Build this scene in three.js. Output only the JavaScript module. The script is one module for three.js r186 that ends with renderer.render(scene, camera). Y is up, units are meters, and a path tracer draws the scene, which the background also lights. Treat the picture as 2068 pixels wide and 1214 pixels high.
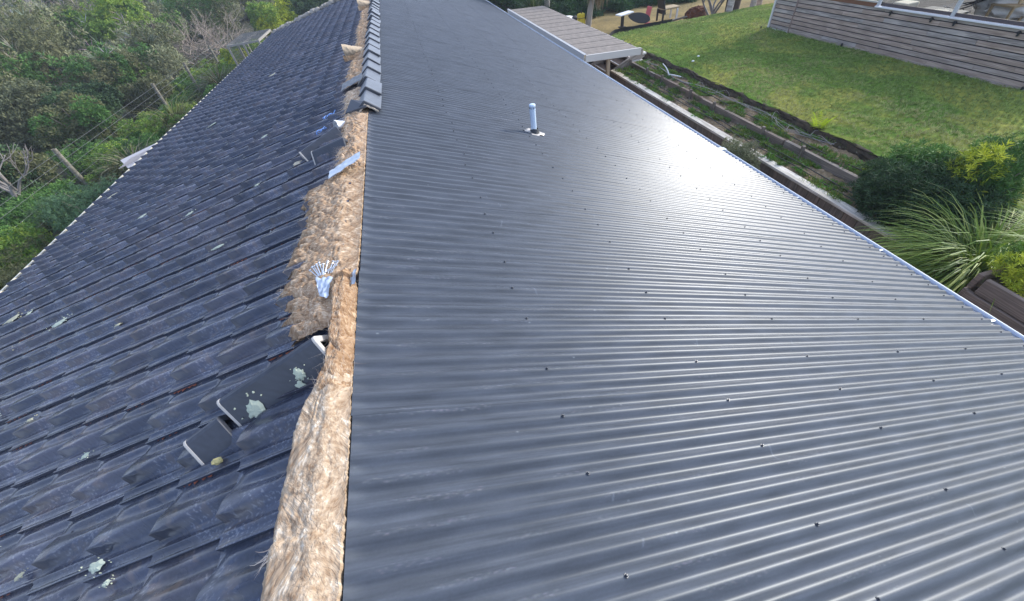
import * as THREE from 'three';
import { mergeGeometries } from 'three/addons/utils/BufferGeometryUtils.js';
import { RoundedBoxGeometry } from 'three/addons/geometries/RoundedBoxGeometry.js';
import { createNoise2D, createNoise3D } from 'simplex-noise';

// ---------------------------------------------------------------- camera, sky, sun, exposure
const V = (x, y, z) => new THREE.Vector3(x, y, z);
const scene = new THREE.Scene();
const camera = new THREE.PerspectiveCamera(75.73, 1024 / 601, 0.05, 3000);
camera.position.set(0.4904, 1.1243, 0);
camera.quaternion.setFromRotationMatrix(new THREE.Matrix4().makeBasis(
  V(0.96337887, -0.11290865, 0.24321346), V(0.25089227, 0.69964114, -0.66899577), V(-0.09462674, 0.70551677, 0.7023474)));
scene.add(camera);
const SUN = V(0.885, 0.37, -0.2875).normalize();
const SUN_I = 2.9, SKY_I = 0.88, EXPOSURE = 1.9;

function mulberry(a) { return () => { a |= 0; a = a + 0x6D2B79F5 | 0; let t = Math.imul(a ^ a >>> 15, 1 | a); t = t + Math.imul(t ^ t >>> 7, 61 | t) ^ t; return ((t ^ t >>> 14) >>> 0) / 4294967296; }; }
const n2 = createNoise2D(mulberry(11)), n3 = createNoise3D(mulberry(12));
const fbm = (x, y, o = 4) => { let s = 0, a = 0.5, f = 1; for (let i = 0; i < o; i++) { s += a * n2(x * f + i * 17.3, y * f - i * 9.1); a *= 0.5; f *= 2.03; } return s; };
const clamp = (v, a = 0, b = 1) => Math.min(b, Math.max(a, v));
const sst = (a, b, v) => { const t = clamp((v - a) / (b - a)); return t * t * (3 - 2 * t); };
const lerp = (a, b, t) => a + (b - a) * t;

{ // sky with thin high cloud, whitish toward the sun and the horizon
  const W = 512, H = 256, d = new Float32Array(W * H * 4);
  for (let j = 0; j < H; j++) for (let i = 0; i < W; i++) {
    const el = ((j + 0.5) / H - 0.5) * Math.PI, az = ((i + 0.5) / W - 0.5) * 2 * Math.PI;
    const x = Math.cos(el) * Math.cos(az), z = Math.cos(el) * Math.sin(az), y = Math.sin(el);
    const up = clamp(y), h = Math.pow(1 - up, 3.0), hz = Math.pow(1 - up, 7);
    let r = lerp(0.15, 0.48, h) + 1.25 * hz, g = lerp(0.28, 0.66, h) + 1.38 * hz, b = lerp(0.62, 0.98, h) + 1.42 * hz;
    const cs = clamp(x * SUN.x + y * SUN.y + z * SUN.z, -1, 1), glow = Math.exp((cs - 1) * 2.2) * 0.75 + Math.exp((cs - 1) * 9) * 0.25;
    const q = 1.7 / (up + 0.16), cl = sst(0.02, 0.5, fbm(x * q + 3, z * q * 1.4, 5) + 0.12) * 0.55 * sst(0.0, 0.12, up);
    r = lerp(r, 1.0, cl) + glow * 0.95; g = lerp(g, 1.05, cl) + glow * 0.97; b = lerp(b, 1.12, cl) + glow * 0.97;
    if (y < 0) { r = 0.16; g = 0.17; b = 0.14; }
    d.set([r, g, b, 1], (j * W + i) * 4);
  }
  const t = new THREE.DataTexture(d, W, H, THREE.RGBAFormat, THREE.FloatType);
  t.mapping = THREE.EquirectangularReflectionMapping; t.colorSpace = THREE.LinearSRGBColorSpace;
  t.magFilter = t.minFilter = THREE.LinearFilter; t.needsUpdate = true;
  scene.background = t; scene.environment = t; scene.backgroundIntensity = SKY_I; scene.environmentIntensity = SKY_I;
}
const sun = new THREE.DirectionalLight(new THREE.Color(1, 0.945, 0.87), SUN_I);
sun.position.copy(SUN).multiplyScalar(60); sun.target.position.set(0, -2, -10); scene.add(sun, sun.target);
sun.position.add(sun.target.position);
sun.castShadow = true; sun.shadow.radius = 20; sun.shadow.mapSize.set(4096, 4096);
Object.assign(sun.shadow.camera, { left: -45, right: 45, top: 45, bottom: -45, near: 1, far: 160 });

// ---------------------------------------------------------------- helpers
const used = {};
function numbered(n) { const k = used[n] = (used[n] ?? -1) + 1; return k ? `${n}_${String(k).padStart(3, '0')}` : n; }
function tag(o, label, category, group, kind) { Object.assign(o.userData, { label, category }); if (group) o.userData.group = group; if (kind) o.userData.kind = kind; return o; }
function thing(name, label, category, pos = [0, 0, 0], ry = 0, group) { const o = new THREE.Group(); o.name = numbered(name); o.position.set(...pos); o.rotation.y = ry; scene.add(o); return tag(o, label, category, group); }
function shade(o) { o.castShadow = o.receiveShadow = true; return o; }
function part(name, geo, mat, parent) { if (Array.isArray(geo)) geo = merge(geo); const m = shade(new THREE.Mesh(geo, mat)); m.name = name; parent.add(m); return m; }
function grp(name, parent) { const g = new THREE.Group(); g.name = name; parent.add(g); return g; }
function struct(name, geo, mat, label) { const m = part(numbered(name), geo, mat, scene); m.userData.kind = 'structure'; if (label) m.userData.label = label; return m; }
function merge(gs) { return mergeGeometries(gs.map(g => { const q = g.index ? g.toNonIndexed() : g; for (const k of Object.keys(q.attributes)) if (!['position', 'normal', 'uv'].includes(k)) q.deleteAttribute(k); return q; })); }
function box(w, h, d, x = 0, y = 0, z = 0, rx = 0, ry = 0, rz = 0) { const g = new THREE.BoxGeometry(w, h, d); mapBox(g, w, h, d); return place(g, x, y, z, rx, ry, rz); }
function rbox(w, h, d, r, x = 0, y = 0, z = 0, rx = 0, ry = 0, rz = 0) { const g = new RoundedBoxGeometry(w, h, d, 1, Math.min(r, w / 2.1, h / 2.1, d / 2.1)); mapBox(g, w, h, d); return place(g, x, y, z, rx, ry, rz); }
let boxN = 0;
function mapBox(g, w = 1, h = 1, d = 1) { // v runs along the longest side, so that grain does
  const p = g.attributes.position, n = g.attributes.normal, u = g.attributes.uv, k = w >= h && w >= d ? 0 : h >= d ? 1 : 2, o = (boxN = (boxN + 0.377) % 7); const P = [0, 0, 0];
  for (let i = 0; i < p.count; i++) { P[0] = p.getX(i); P[1] = p.getY(i); P[2] = p.getZ(i); const N = [Math.abs(n.getX(i)), Math.abs(n.getY(i)), Math.abs(n.getZ(i))], f = N[0] >= N[1] && N[0] >= N[2] ? 0 : N[1] >= N[2] ? 1 : 2; const r = [0, 1, 2].filter(q => q !== f), v = f === k ? r[1] : k, w2 = r[0] === v ? r[1] : r[0]; u.setXY(i, P[w2] + o, P[v] + o * 1.7); } }
const E = new THREE.Euler(), M4 = new THREE.Matrix4(), Q = new THREE.Quaternion();
function place(g, x, y, z, rx = 0, ry = 0, rz = 0) { return g.applyMatrix4(new THREE.Matrix4().compose(V(x, y, z), new THREE.Quaternion().setFromEuler(new THREE.Euler(rx, ry, rz)), V(1, 1, 1))); }
function bar(a, b, w, h, roll = 0) { const A = V(...a), B = V(...b), L = A.distanceTo(B), g = new THREE.BoxGeometry(w, h, L); mapBox(g, w, h, L); const m = new THREE.Matrix4().lookAt(A, B, V(0, 1, 0)); g.rotateZ(roll); g.applyMatrix4(m); const c = A.add(B).multiplyScalar(0.5); return g.translate(c.x, c.y, c.z); }
function rod(pts, r0, r1 = r0, rad = 5, seg) { // tapered tube through points
  const c = new THREE.CatmullRomCurve3(pts.map(p => Array.isArray(p) ? V(...p) : p)), n = seg ?? Math.max(2, (pts.length - 1) * 2), g = new THREE.TubeGeometry(c, n, 1, rad, false), p = g.attributes.position;
  for (let i = 0; i <= n; i++) { const o = c.getPointAt(i / n), r = lerp(r0, r1, i / n); for (let j = 0; j <= rad; j++) { const k = i * (rad + 1) + j; p.setXYZ(k, o.x + (p.getX(k) - o.x) * r, o.y + (p.getY(k) - o.y) * r, o.z + (p.getZ(k) - o.z) * r); } }
  return g;
}
function grid(nu, nv, f, uvf) { // f(u,v) -> [x,y,z]
  const pos = [], uv = [], idx = [];
  for (let j = 0; j <= nv; j++) for (let i = 0; i <= nu; i++) { const p = f(i / nu, j / nv); pos.push(...p); const t = uvf ? uvf(i / nu, j / nv, p) : [p[0], p[2]]; uv.push(...t); }
  for (let j = 0; j < nv; j++) for (let i = 0; i < nu; i++) { const a = j * (nu + 1) + i, b = a + 1, c = a + nu + 1, d = c + 1; idx.push(a, c, b, b, c, d); }
  const g = new THREE.BufferGeometry(); g.setAttribute('position', new THREE.Float32BufferAttribute(pos, 3)); g.setAttribute('uv', new THREE.Float32BufferAttribute(uv, 2)); g.setIndex(idx); g.computeVertexNormals(); return g;
}
function tex(w, h, f, { srgb = true, rx = 1, ry = 1 } = {}) { // f(u,v,i,j) -> [r,g,b] 0..1 (as seen) ; repeats
  const d = new Uint8Array(w * h * 4);
  for (let j = 0; j < h; j++) for (let i = 0; i < w; i++) { const c = f(i / w, j / h, i, j); const k = (j * w + i) * 4; for (let m = 0; m < 3; m++) d[k + m] = clamp(c.length ? c[m] : c) * 255; d[k + 3] = 255; }
  const t = new THREE.DataTexture(d, w, h); t.wrapS = t.wrapT = THREE.RepeatWrapping; t.magFilter = THREE.LinearFilter; t.minFilter = THREE.LinearMipmapLinearFilter; t.generateMipmaps = true; t.repeat.set(rx, ry);
  if (srgb) t.colorSpace = THREE.SRGBColorSpace; t.needsUpdate = true; return t;
}
// tileable fbm over the unit square, period in cells
function tfbm(u, v, px, py, o = 4, s = 0) { let r = 0, a = 0.5; for (let i = 0; i < o; i++) { const A = u * 2 * Math.PI, B = v * 2 * Math.PI, f = 1 << i; r += a * n3(Math.cos(A) * px * f / 6.28 + s, Math.sin(A) * px * f / 6.28 + Math.cos(B) * py * f / 6.28, Math.sin(B) * py * f / 6.28 + s * 1.7); a *= 0.5; } return r; }
const lin = (r, g, b) => new THREE.Color().setRGB(r, g, b);
const std = (o) => new THREE.MeshPhysicalMaterial({ roughness: 0.8, ...o });
const M = {};

// ================================================================ THE HOUSE WE STAND ON
const TH_M = 0.3674, TH_T = 0.27, PITCH = 0.0762, U0 = 0.1715;
const house = thing('house', 'house with grey corrugated metal and dark tiles either side of its opened ridge', 'house');

// ---- corrugated metal side
{
  const roof = grp('metal_roof', house); roof.rotation.z = -TH_M;
  const scuff = (seed) => { // paint with faint scuffs, dust and scratch marks along the crests; u along slope 5.3 m, v across the sheet .762 m
    const R = mulberry(seed), w = 1024, h = 256, c = document.createElement('canvas'); c.width = w; c.height = h; const g = c.getContext('2d');
    const im = g.createImageData(w, h);
    for (let j = 0; j < h; j++) for (let i = 0; i < w; i++) { const m = 0.5 + 0.09 * fbm(i * 0.012 + seed * 7, j * 0.05, 4) + 0.05 * fbm(i * 0.004, j * 0.3 + seed * 3, 3) + (R() - 0.5) * 0.03, k = (j * w + i) * 4; im.data[k] = 152 * m * 0.97; im.data[k + 1] = 152 * m * 1.0; im.data[k + 2] = 152 * m * 1.1; im.data[k + 3] = 255; }
    g.putImageData(im, 0, 0);
    for (let n = 0; n < 70; n++) { // rubbed dust on the crests
      const crest = Math.floor(R() * 10), y = (crest + 0.5) / 10 * h + (R() - 0.5) * 8, x = (R() ** 1.6) * w, L = 8 + R() * 60;
      for (let k = 0; k < L; k++) { g.fillStyle = `rgba(${185 + R() * 40},${170 + R() * 40},${165 + R() * 45},${0.17 * R()})`; g.fillRect(x + k * 0.9 + R() * 3, y + (R() - 0.5) * 5, 1 + R() * 2, 1); }
    }
    for (let n = 0; n < 26; n++) { const x = R() * w, y = R() * h; g.fillStyle = `rgba(225,225,220,${0.25 + 0.45 * R()})`; g.fillRect(x, y, 1 + R() * 1.5, 1); }
    g.strokeStyle = 'rgba(190,195,205,0.35)'; g.lineWidth = 0.7;
    for (let n = 0; n < 5; n++) { const x = [0.155, 0.31, 0.455, 0.62][Math.floor(R() * 4)] * w + R() * 14, y = R() * h; g.beginPath(); g.moveTo(x, y); g.lineTo(x + R() * 6 - 3, y + 6 + R() * 16); g.stroke(); }
    const t = new THREE.CanvasTexture(c); t.colorSpace = THREE.SRGBColorSpace; t.wrapS = t.wrapT = THREE.RepeatWrapping; t.flipY = false; return t;
  };
  const mats = [1, 2, 3, 4].map(s => std({ map: scuff(s), color: lin(0.8, 0.86, 0.88), roughness: 0.4, specularIntensity: 0.52, specularColor: lin(0.88, 0.96, 1.0), ior: 1.5 }));
  const geos = [1, 2, 3, 4].map(s => {
    const nv = 118, vs = [0, 0.012, 0.03, 0.06]; for (let i = 1; i <= 14; i++) vs.push(0.06 + 5.05 * i / 14);
    const top = grid(nv, vs.length - 1, (a, b) => { const w = -0.004 + a * (0.762 + 0.03), v = vs[Math.round(b * (vs.length - 1))]; const ph = 2 * Math.PI * w / PITCH, c = Math.cos(ph);
      let y = 0.008 * c; if (v < 0.05) y += (1 - v / 0.05) * 0.011 * clamp(-c);
      y += 0.0012 * n2(w * 3 + s * 9, v * 1.3 + s) + (w > 0.762 ? 0.0012 : 0.0003); return [v, y, -w]; }, (a, b) => [vs[Math.round(b * (vs.length - 1))] / 5.3, (a * 0.792 + 0.0341) / 0.762]);
    const bot = top.clone().translate(0, -0.0016, 0); const ix = bot.index.array; for (let i = 0; i < ix.length; i += 3) { const q = ix[i]; ix[i] = ix[i + 1]; ix[i + 1] = q; } bot.computeVertexNormals();
    const p = top.attributes.position; // close the eave edge
    const edge = []; const row = (vs.length - 1) * (nv + 1); const ep = [], eu = [];
    for (let i = 0; i < nv; i++) { const A = [p.getX(row + i), p.getY(row + i), p.getZ(row + i)], B = [p.getX(row + i + 1), p.getY(row + i + 1), p.getZ(row + i + 1)], C = [A[0], A[1] - 0.0016, A[2]], D = [B[0], B[1] - 0.0016, B[2]]; ep.push(...A, ...C, ...B, ...B, ...C, ...D); for (let q = 0; q < 6; q++) eu.push(0.99, 0.5); }
    const eg = new THREE.BufferGeometry(); eg.setAttribute('position', new THREE.Float32BufferAttribute(ep, 3)); eg.setAttribute('uv', new THREE.Float32BufferAttribute(eu, 2)); eg.computeVertexNormals();
    return merge([top, bot, eg]);
  });
  const R = mulberry(5);
  for (let i = -3; i < 31; i++) { const k = i * 10 - 2; const m = part('roof_sheet', geos[(i * 7 + 30) % 4], mats[(i * 5 + 40) % 4], roof); m.position.set((R() - 0.5) * 0.008, i % 2 ? 0.0006 : 0, -(U0 + k * PITCH)); }
  // fixing screws: on the crests above each batten
  M.screw = std({ color: lin(0.05, 0.055, 0.065), roughness: 0.35, metalness: 0.2 });
  const head = merge([new THREE.CylinderGeometry(0.0066, 0.0074, 0.002, 14).translate(0, 0.001, 0), new THREE.CylinderGeometry(0.0042, 0.0047, 0.0055, 6).translate(0, 0.0047, 0), new THREE.CylinderGeometry(0.0026, 0.0042, 0.001, 6).translate(0, 0.0079, 0)]);
  const far = []; let count = 0;
  const rows = [0.757, 1.606, 2.42, 3.297, 4.107, 4.95];
  const all = [];
  rows.forEach((v, r) => { for (let k = -20; k < 290; k++) { const m = ((k % 10) + 10) % 10; if (r < 5 ? (m === 0 || m === 4 || m === 7) : k % 2 === 0) { const z = -(U0 + k * PITCH); if (z > 0.9) continue; all.push([v + (R() - 0.5) * 0.03, z]); } } });
  const cam = [0.1, 1.2, 0]; all.sort((a, b) => Math.hypot(a[0] - 0.05, a[1]) - Math.hypot(b[0] - 0.05, b[1]));
  for (const [v, z] of all) { const t = [(R() - 0.5) * 0.12, R() * 3, (R() - 0.5) * 0.12]; if (count++ < 290) { const s = part('roof_screw', head, M.screw, roof); s.position.set(v, 0.0085, z + (R() - 0.5) * 0.004); s.rotation.set(...t); } else far.push(place(head.clone(), v, 0.0085, z, ...t)); }
  part('roof_screw', far, M.screw, roof).userData.kind = 'stuff';
}
// ---- gutter and fascia on the metal side
{
  const gm = std({ color: lin(0.42, 0.47, 0.56), roughness: 0.32, metalness: 0.35 });
  const g = grp('gutter', house), y0 = -1.868, x0 = 4.735;
  const prof = [[0, -0.005], [0.002, -0.09], [0.03, -0.105], [0.085, -0.105], [0.112, -0.09], [0.116, -0.015], [0.124, -0.004], [0.136, -0.002], [0.138, -0.012], [0.128, -0.014], [0.122, -0.02], [0.119, -0.095], [0.088, -0.112], [0.028, -0.112], [-0.004, -0.093], [-0.004, -0.003]];
  const sh = new THREE.Shape(prof.map(p => new THREE.Vector2(...p)));
  for (let i = 0; i < 5; i++) { const L = 5.4, e = new THREE.ExtrudeGeometry(sh, { depth: L - 0.012, bevelEnabled: false }); part('gutter_length', e.translate(x0, y0, 1.5 - (i + 1) * L), gm, g); }
  const lip = std({ color: lin(0.74, 0.76, 0.78), roughness: 0.4 });
  part('front_bead', rod([[x0 + 0.131, y0 - 0.001, 1.5], [x0 + 0.131, y0 - 0.001, -12], [x0 + 0.131, y0 - 0.001, -25.4]], 0.0085, 0.0085, 8, 4), lip, g);
  const R = mulberry(8);
  for (let z = 1; z > -24; z -= 1.15) part('gutter_bracket', box(0.13, 0.004, 0.022, x0 + 0.063, y0 - 0.001, z + R() * 0.2), gm, g);
  part('joiner', [box(0.05, 0.02, 0.09, x0 + 0.09, y0 + 0.006, -5.05), box(0.02, 0.05, 0.08, x0 + 0.146, y0 - 0.02, -5.05)], lip, g);
  part('fascia', box(0.02, 0.2, 27, 4.71, -1.94, -12), std({ color: lin(0.3, 0.3, 0.3) }), house);
  const brick = std({ color: lin(0.32, 0.25, 0.2), roughness: 0.9 });
  part('wall', [box(0.22, 2.15, 26.4, 4.2, -3.18, -11.9), box(0.22, 2.3, 20.6, -4.0, -2.66, -9), box(8.4, 2.2, 0.22, 0.1, -3.2, 1.2)], brick, house);
}
// ---- tiled side: interlocking clay tiles with a centre roll, glazed dark over red clay
const W = 0.235, G = 0.27, V0 = 0.40, CRS = 16, EAVE = V0 + CRS * G; // slope length to the eave
{
  const roof = grp('tile_roof', house); roof.rotation.z = TH_T; // local: x = -v, y = normal, z = -u
  const L = G + 0.055, T0 = -0.055 / G;
  const ss = [0, 0.035, 0.05, 0.085, 0.1, 0.135, 0.15, 0.185, 0.21, 0.26, 0.32, 0.36, 0.40, 0.44, 0.48, 0.54, 0.6, 0.67, 0.74, 0.79, 0.83, 0.87, 0.91, 0.96, 1.0];
  const ts = [0, 0.22, 0.45, 0.6, 0.7, 0.78, 0.86, 0.93, 0.975, 1.0];
  const hgt = (s, t, sd) => {
    let h = 0;
    if (s < 0.22) { h = 0.013 * (1 - sst(0.185, 0.22, s)); if ((s > 0.04 && s < 0.09) || (s > 0.099 && s < 0.137)) h -= 0.005; }
    const e = sst(0.38, 1, t), c = 0.54 - 0.19 * e, nw = lerp(0.19, 0.035, e), fw = lerp(0.2, 0.36, e), A = 0.026 + 0.017 * e;
    if (s > 0.2) { const pl = 0.22 * e, a = s < c ? clamp(1 - (c - s) / nw) : s < c + pl ? 1 - 0.24 * (s - c) / Math.max(pl, 0.001) * e : (1 - 0.24 * e) * clamp(1 - (s - c - pl) / (fw - 0.1 * e)); h += A * (s < c ? lerp(a * a * (3 - 2 * a), a, e) : lerp(a * a * (3 - 2 * a), a, e)); }
    const nose = 1 - sst(0.9, 0.96, t); if (s > 0.76 && s < 0.94) h += 0.013 * Math.sin((s - 0.76) / 0.18 * Math.PI) * nose * sst(0.1, 0.5, t);
    h += 0.0008 * n2(s * 5 + sd * 3, t * 7 + sd);
    return h;
  };
  const body = (sd) => {
    const nu = ss.length - 1, nt = ts.length - 1, P = (i, j, dy = 0) => { const s = ss[i], t = ts[j]; const tt = T0 + t * (1 - T0); return [-(tt * G), 0.016 + t * 0.022 + hgt(s, t, sd) + dy, -s * W * (s > 0.99 ? 1.03 : 1)]; };
    const top = grid(nu, nt, (a, b) => P(Math.round(a * nu), Math.round(b * nt)), (a, b) => [sd * 0.37 + ss[Math.round(a * nu)] * 0.3, sd * 0.61 + ts[Math.round(b * nt)] * 0.4]);
    const q = [], uv = []; const quad = (A, B, C, D) => { q.push(...A, ...B, ...C, ...B, ...D, ...C); for (let k = 0; k < 6; k++) uv.push(0.1, 0.1); };
    for (let i = 0; i < nu; i++) { const A = P(i, nt), B = P(i + 1, nt), C = [...A], D = [...B]; C[1] = 0.024; D[1] = 0.024; quad(A, B, C, D); }
    const side = [], suv = [];
    for (let j = 0; j < nt; j++) { const A = P(0, j), B = P(0, j + 1), C = [...A], D = [...B]; C[1] -= 0.016; D[1] -= 0.016; q.push(...A, ...C, ...B, ...B, ...C, ...D); for (let k = 0; k < 6; k++) uv.push(0.1, 0.1); }
    const g = new THREE.BufferGeometry(); g.setAttribute('position', new THREE.Float32BufferAttribute(q, 3)); g.setAttribute('uv', new THREE.Float32BufferAttribute(uv, 2)); g.computeVertexNormals();
    return merge([top, g]);
  };
  const chip = (sd) => { const R = mulberry(sd * 31 + 5), q = []; // bare red clay showing beside the next tile's side lap
    const t0 = 0.3 + R() * 0.3, t1 = 0.99, X = (t) => -(T0 + t * (1 - T0)) * G, Y = (t) => 0.0195 + t * 0.022, w = (k) => W * (-0.012 + 0.05 * n2(k * 0.55 + sd * 4, 3) + 0.02 * R());
    let pw = w(0); for (let k = 0; k < 12; k++) { const A = lerp(t0, t1, k / 12), B = lerp(t0, t1, (k + 1) / 12), nw = w(k + 1); q.push(X(A), Y(A), -W * 1.03, X(A), Y(A), -W * 0.995 + pw, X(B), Y(B), -W * 1.03, X(B), Y(B), -W * 1.03, X(A), Y(A), -W * 0.995 + pw, X(B), Y(B), -W * 0.995 + nw); pw = nw; }
    const b = new THREE.BufferGeometry(); b.setAttribute('position', new THREE.Float32BufferAttribute(q, 3)); b.computeVertexNormals(); b.setAttribute('uv', new THREE.Float32BufferAttribute(new Float32Array(q.length / 3 * 2), 2)); return b; };
  const glaze = tex(512, 512, (u, v) => { // dark glaze, worn and speckled with pale lichen grains
    const a = tfbm(u, v, 5, 5, 5, 1), b = tfbm(u, v, 60, 60, 3, 7), c = tfbm(u, v, 9, 9, 4, 14), w = sst(0.12, 0.38, c), sp = sst(0.26, 0.36, b) * sst(-0.05, 0.25, a) * 0.8;
    const base = 0.262 + 0.07 * a + 0.035 * b; let r = base * 0.95, g = base * 1.0, bl = base * 1.17;
    r = lerp(r, 0.36, w * 0.55); g = lerp(g, 0.33, w * 0.55); bl = lerp(bl, 0.32, w * 0.55);
    r = lerp(r, 0.6, sp * 0.5); g = lerp(g, 0.6, sp * 0.5); bl = lerp(bl, 0.6, sp * 0.5); return [r, g, bl]; });
  const rough = tex(256, 256, (u, v) => { const a = tfbm(u, v, 8, 8, 4, 3); return 0.25 + 0.2 * a; }, { srgb: false });
  const tmats = [0, 1, 2, 3].map(i => std({ map: glaze, color: lin([0.9, 1.2, 0.72, 1.05][i], [0.95, 1.16, 0.76, 0.98][i], [1.0, 1.16, 0.82, 0.95][i]), roughnessMap: rough, roughness: 1.0, ior: 1.5, side: THREE.DoubleSide }));
  const clay = std({ color: lin(0.24, 0.07, 0.035), roughness: 0.95, side: THREE.DoubleSide });
  const bodies = [1, 2, 3, 4, 5, 6].map(body), chips = [1, 2, 3].map(chip);
  const R = mulberry(77), spots = [];
  for (let c = -1; c < CRS; c++) for (let k = -9; k < 92; k++) { // c = course; lower edge at V0 + (c+1) G
    const v = V0 + c * G, u = 0.075 + k * W + c * 0.045, x = -(v + G) * Math.cos(TH_T);
    if (u + 0.1 > 15.75 - x) continue;
    if (u < 1.1 && v < -0.2) continue;
    const cx = -v - 0.2, d = Math.hypot(cx - 0.5, -u); spots.push({ v, u, c, k, d: Math.hypot(v + 0.5, 1.1 + v * 0.2, u) });
  }
  const vis = (s) => s.u > -0.75 + 0.33 * 0 && s.d < 99; // nearest first
  spots.sort((a, b) => a.d - b.d);
  const bulk = bodies.map(() => []), bulkMat = [[], [], [], []], redBulk = [];
  let n = 0;
  for (const s of spots) {
    const j = [(R() - 0.5) * 0.006, (R() - 0.5) * 0.004, (R() - 0.5) * 0.006], rot = [(R() - 0.5) * 0.018, (R() - 0.5) * 0.012, (R() - 0.5) * 0.016], bi = Math.floor(R() * 6), mi = Math.floor(R() * 4), red = R() < 0.5;
    const pos = [-s.v + j[0], j[1], -s.u + j[2]];
    if (s.u > -0.62 && n < 298) { n++; const m = part('roof_tile', bodies[bi], tmats[mi], roof); m.position.set(...pos); m.rotation.set(...rot); if (red && s.d < 6) { const q = chips[Math.floor(R() * 3)]; redBulk.push(place(q.clone(), ...pos, ...rot)); } }
    else bulkMat[mi].push(place(bodies[bi].clone(), ...pos, ...rot));
  }
  bulkMat.forEach((b, i) => { const m = part('roof_tile_field', b, tmats[i], roof); m.userData.kind = 'stuff'; });
  part('bare_clay_edge', redBulk, clay, roof).userData.kind = 'stuff';
  // lichen: thin scabs of matter with lobed outlines
  M.lichen = std({ color: lin(0.4, 0.44, 0.34), roughness: 1 }); M.lichen2 = std({ color: lin(0.42, 0.4, 0.27), roughness: 1 });
  const scab = (r, sd, len = 1) => { const n = 26, p = [[0, 0.004, 0]], q = []; for (let i = 0; i < n; i++) { const a = i / n * 6.2832, rr = r * (0.8 + 0.28 * n2(Math.cos(a) * 1.1 + sd * 5, Math.sin(a) * 1.1) + 0.06 * n2(Math.cos(a) * 3 + sd, Math.sin(a) * 3)); p.push([Math.cos(a) * rr * len, 0.0005, Math.sin(a) * rr]); }
    const m = p.map(v => [v[0] * 0.6, 0.0045 + 0.001 * n2(v[0] * 90, v[2] * 90), v[2] * 0.6]);
    for (let i = 1; i <= n; i++) { const k = i % n + 1; q.push(...m[0], ...m[k], ...m[i], ...m[i], ...m[k], ...p[i], ...p[i], ...m[k], ...p[k]); }
    const g = new THREE.BufferGeometry(); g.setAttribute('position', new THREE.Float32BufferAttribute(q, 3)); g.computeVertexNormals(); g.setAttribute('uv', new THREE.Float32BufferAttribute(new Float32Array(q.length / 3 * 2), 2)); return g; };
  const colony = (r, sd, len) => { const R = mulberry(sd + 900), g = [scab(r, sd, len)]; for (let i = 0; i < 9; i++) { const q = R() * 6.28, e = r * (0.9 + R() * 0.9); g.push(scab(r * (0.06 + 0.2 * R() * R()), sd + i, 1).translate(Math.cos(q) * e * len, 0, Math.sin(q) * e)); } return merge(g); };
  M.scab = colony;
  [[3.63, 3.39, 0.055, 2.2], [3.36, 3.29, 0.035, 1.2], [2.62, 2.74, 0.045, 2.0], [3.05, 2.72, 0.03, 1.4], [1.79, 3.607, 0.028, 1.8], [2.71, 4.347, 0.035, 2.4], [4.29, 6.3, 0.05, 2], [0.63, 2.8, 0.018, 1.4], [1.12, 2.574, 0.02, 3.2], [2.0, 1.64, 0.014, 2], [1.31, 1.16, 0.016, 1.6], [2.4, 1.83, 0.022, 1.5], [1.3, 0.716, 0.012, 1.8], [1.57, 0.883, 0.016, 1.8], [1.02, 3.39, 0.018, 1.5], [2.16, 9.02, 0.06, 1.6], [1.3, 4.83, 0.03, 2], [2.9, 7.4, 0.05, 2], [3.9, 5.0, 0.04, 2.2], [0.9, 0.62, 0.02, 2.2], [0.82, 0.55, 0.012, 1.5], [1.75, 2.2, 0.015, 2]].forEach(([v, u, r, len], i) => {
    const m = part('lichen', colony(r, i, len), i % 3 ? M.lichen : M.lichen2, roof); m.position.set(-v, 0.052 + (i % 2) * 0.003, -u); m.rotation.y = (i * 0.7) % 0.6 - 0.3; });
  // roof deck under the tiles, and the sloping far end beyond the hip
  part('underlay', place(new THREE.BoxGeometry(4.6, 0.01, 17.8), -2.3, -0.012, -7.3), std({ color: lin(0.02, 0.02, 0.025), roughness: 0.9 }), roof);
  const hip = new THREE.Shape([[-4.56, -20.3], [0, -15.75], [4.7, -20.6]].map(p => new THREE.Vector2(...p)));
  const hm = std({ color: lin(0.045, 0.05, 0.06), roughness: 0.5, side: THREE.DoubleSide });
  const tri = new THREE.BufferGeometry(); tri.setAttribute('position', new THREE.Float32BufferAttribute([0, -0.02, -15.8, 4.6, -1.8, -20.6, -4.6, -1.32, -20.4], 3)); tri.setAttribute('uv', new THREE.Float32BufferAttribute([0, 0, 1, 0, 0, 1], 2)); tri.computeVertexNormals(); part('hip_end', tri, hm, house);
  const lump = []; const R2 = mulberry(3);
  for (let i = 0; i < 46; i++) { const t = i / 46, g = new THREE.IcosahedronGeometry(0.05 + R2() * 0.07, 1), p = g.attributes.position; for (let k = 0; k < p.count; k++) { const f = 1 + 0.35 * n3(p.getX(k) * 20 + i, p.getY(k) * 20, p.getZ(k) * 20); p.setXYZ(k, p.getX(k) * f * 1.3, p.getY(k) * f * 0.8, p.getZ(k) * f * 1.3); } g.computeVertexNormals(); lump.push(g.translate(lerp(-4.4, -0.3, t) + R2() * 0.14, lerp(-1.18, 0.0, t) + 0.03, lerp(-20.15, -16.05, t) + R2() * 0.14)); }
  part('hip_mortar', lump, std({ color: lin(0.3, 0.27, 0.23), roughness: 1 }), house);
  // white gutter along the tiled eave
  const gw = std({ color: lin(0.66, 0.6, 0.47), roughness: 0.6 }); const ex = -EAVE * Math.cos(TH_T), ey = -EAVE * Math.sin(TH_T);
  const gl = grp('gutter', house);
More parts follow.
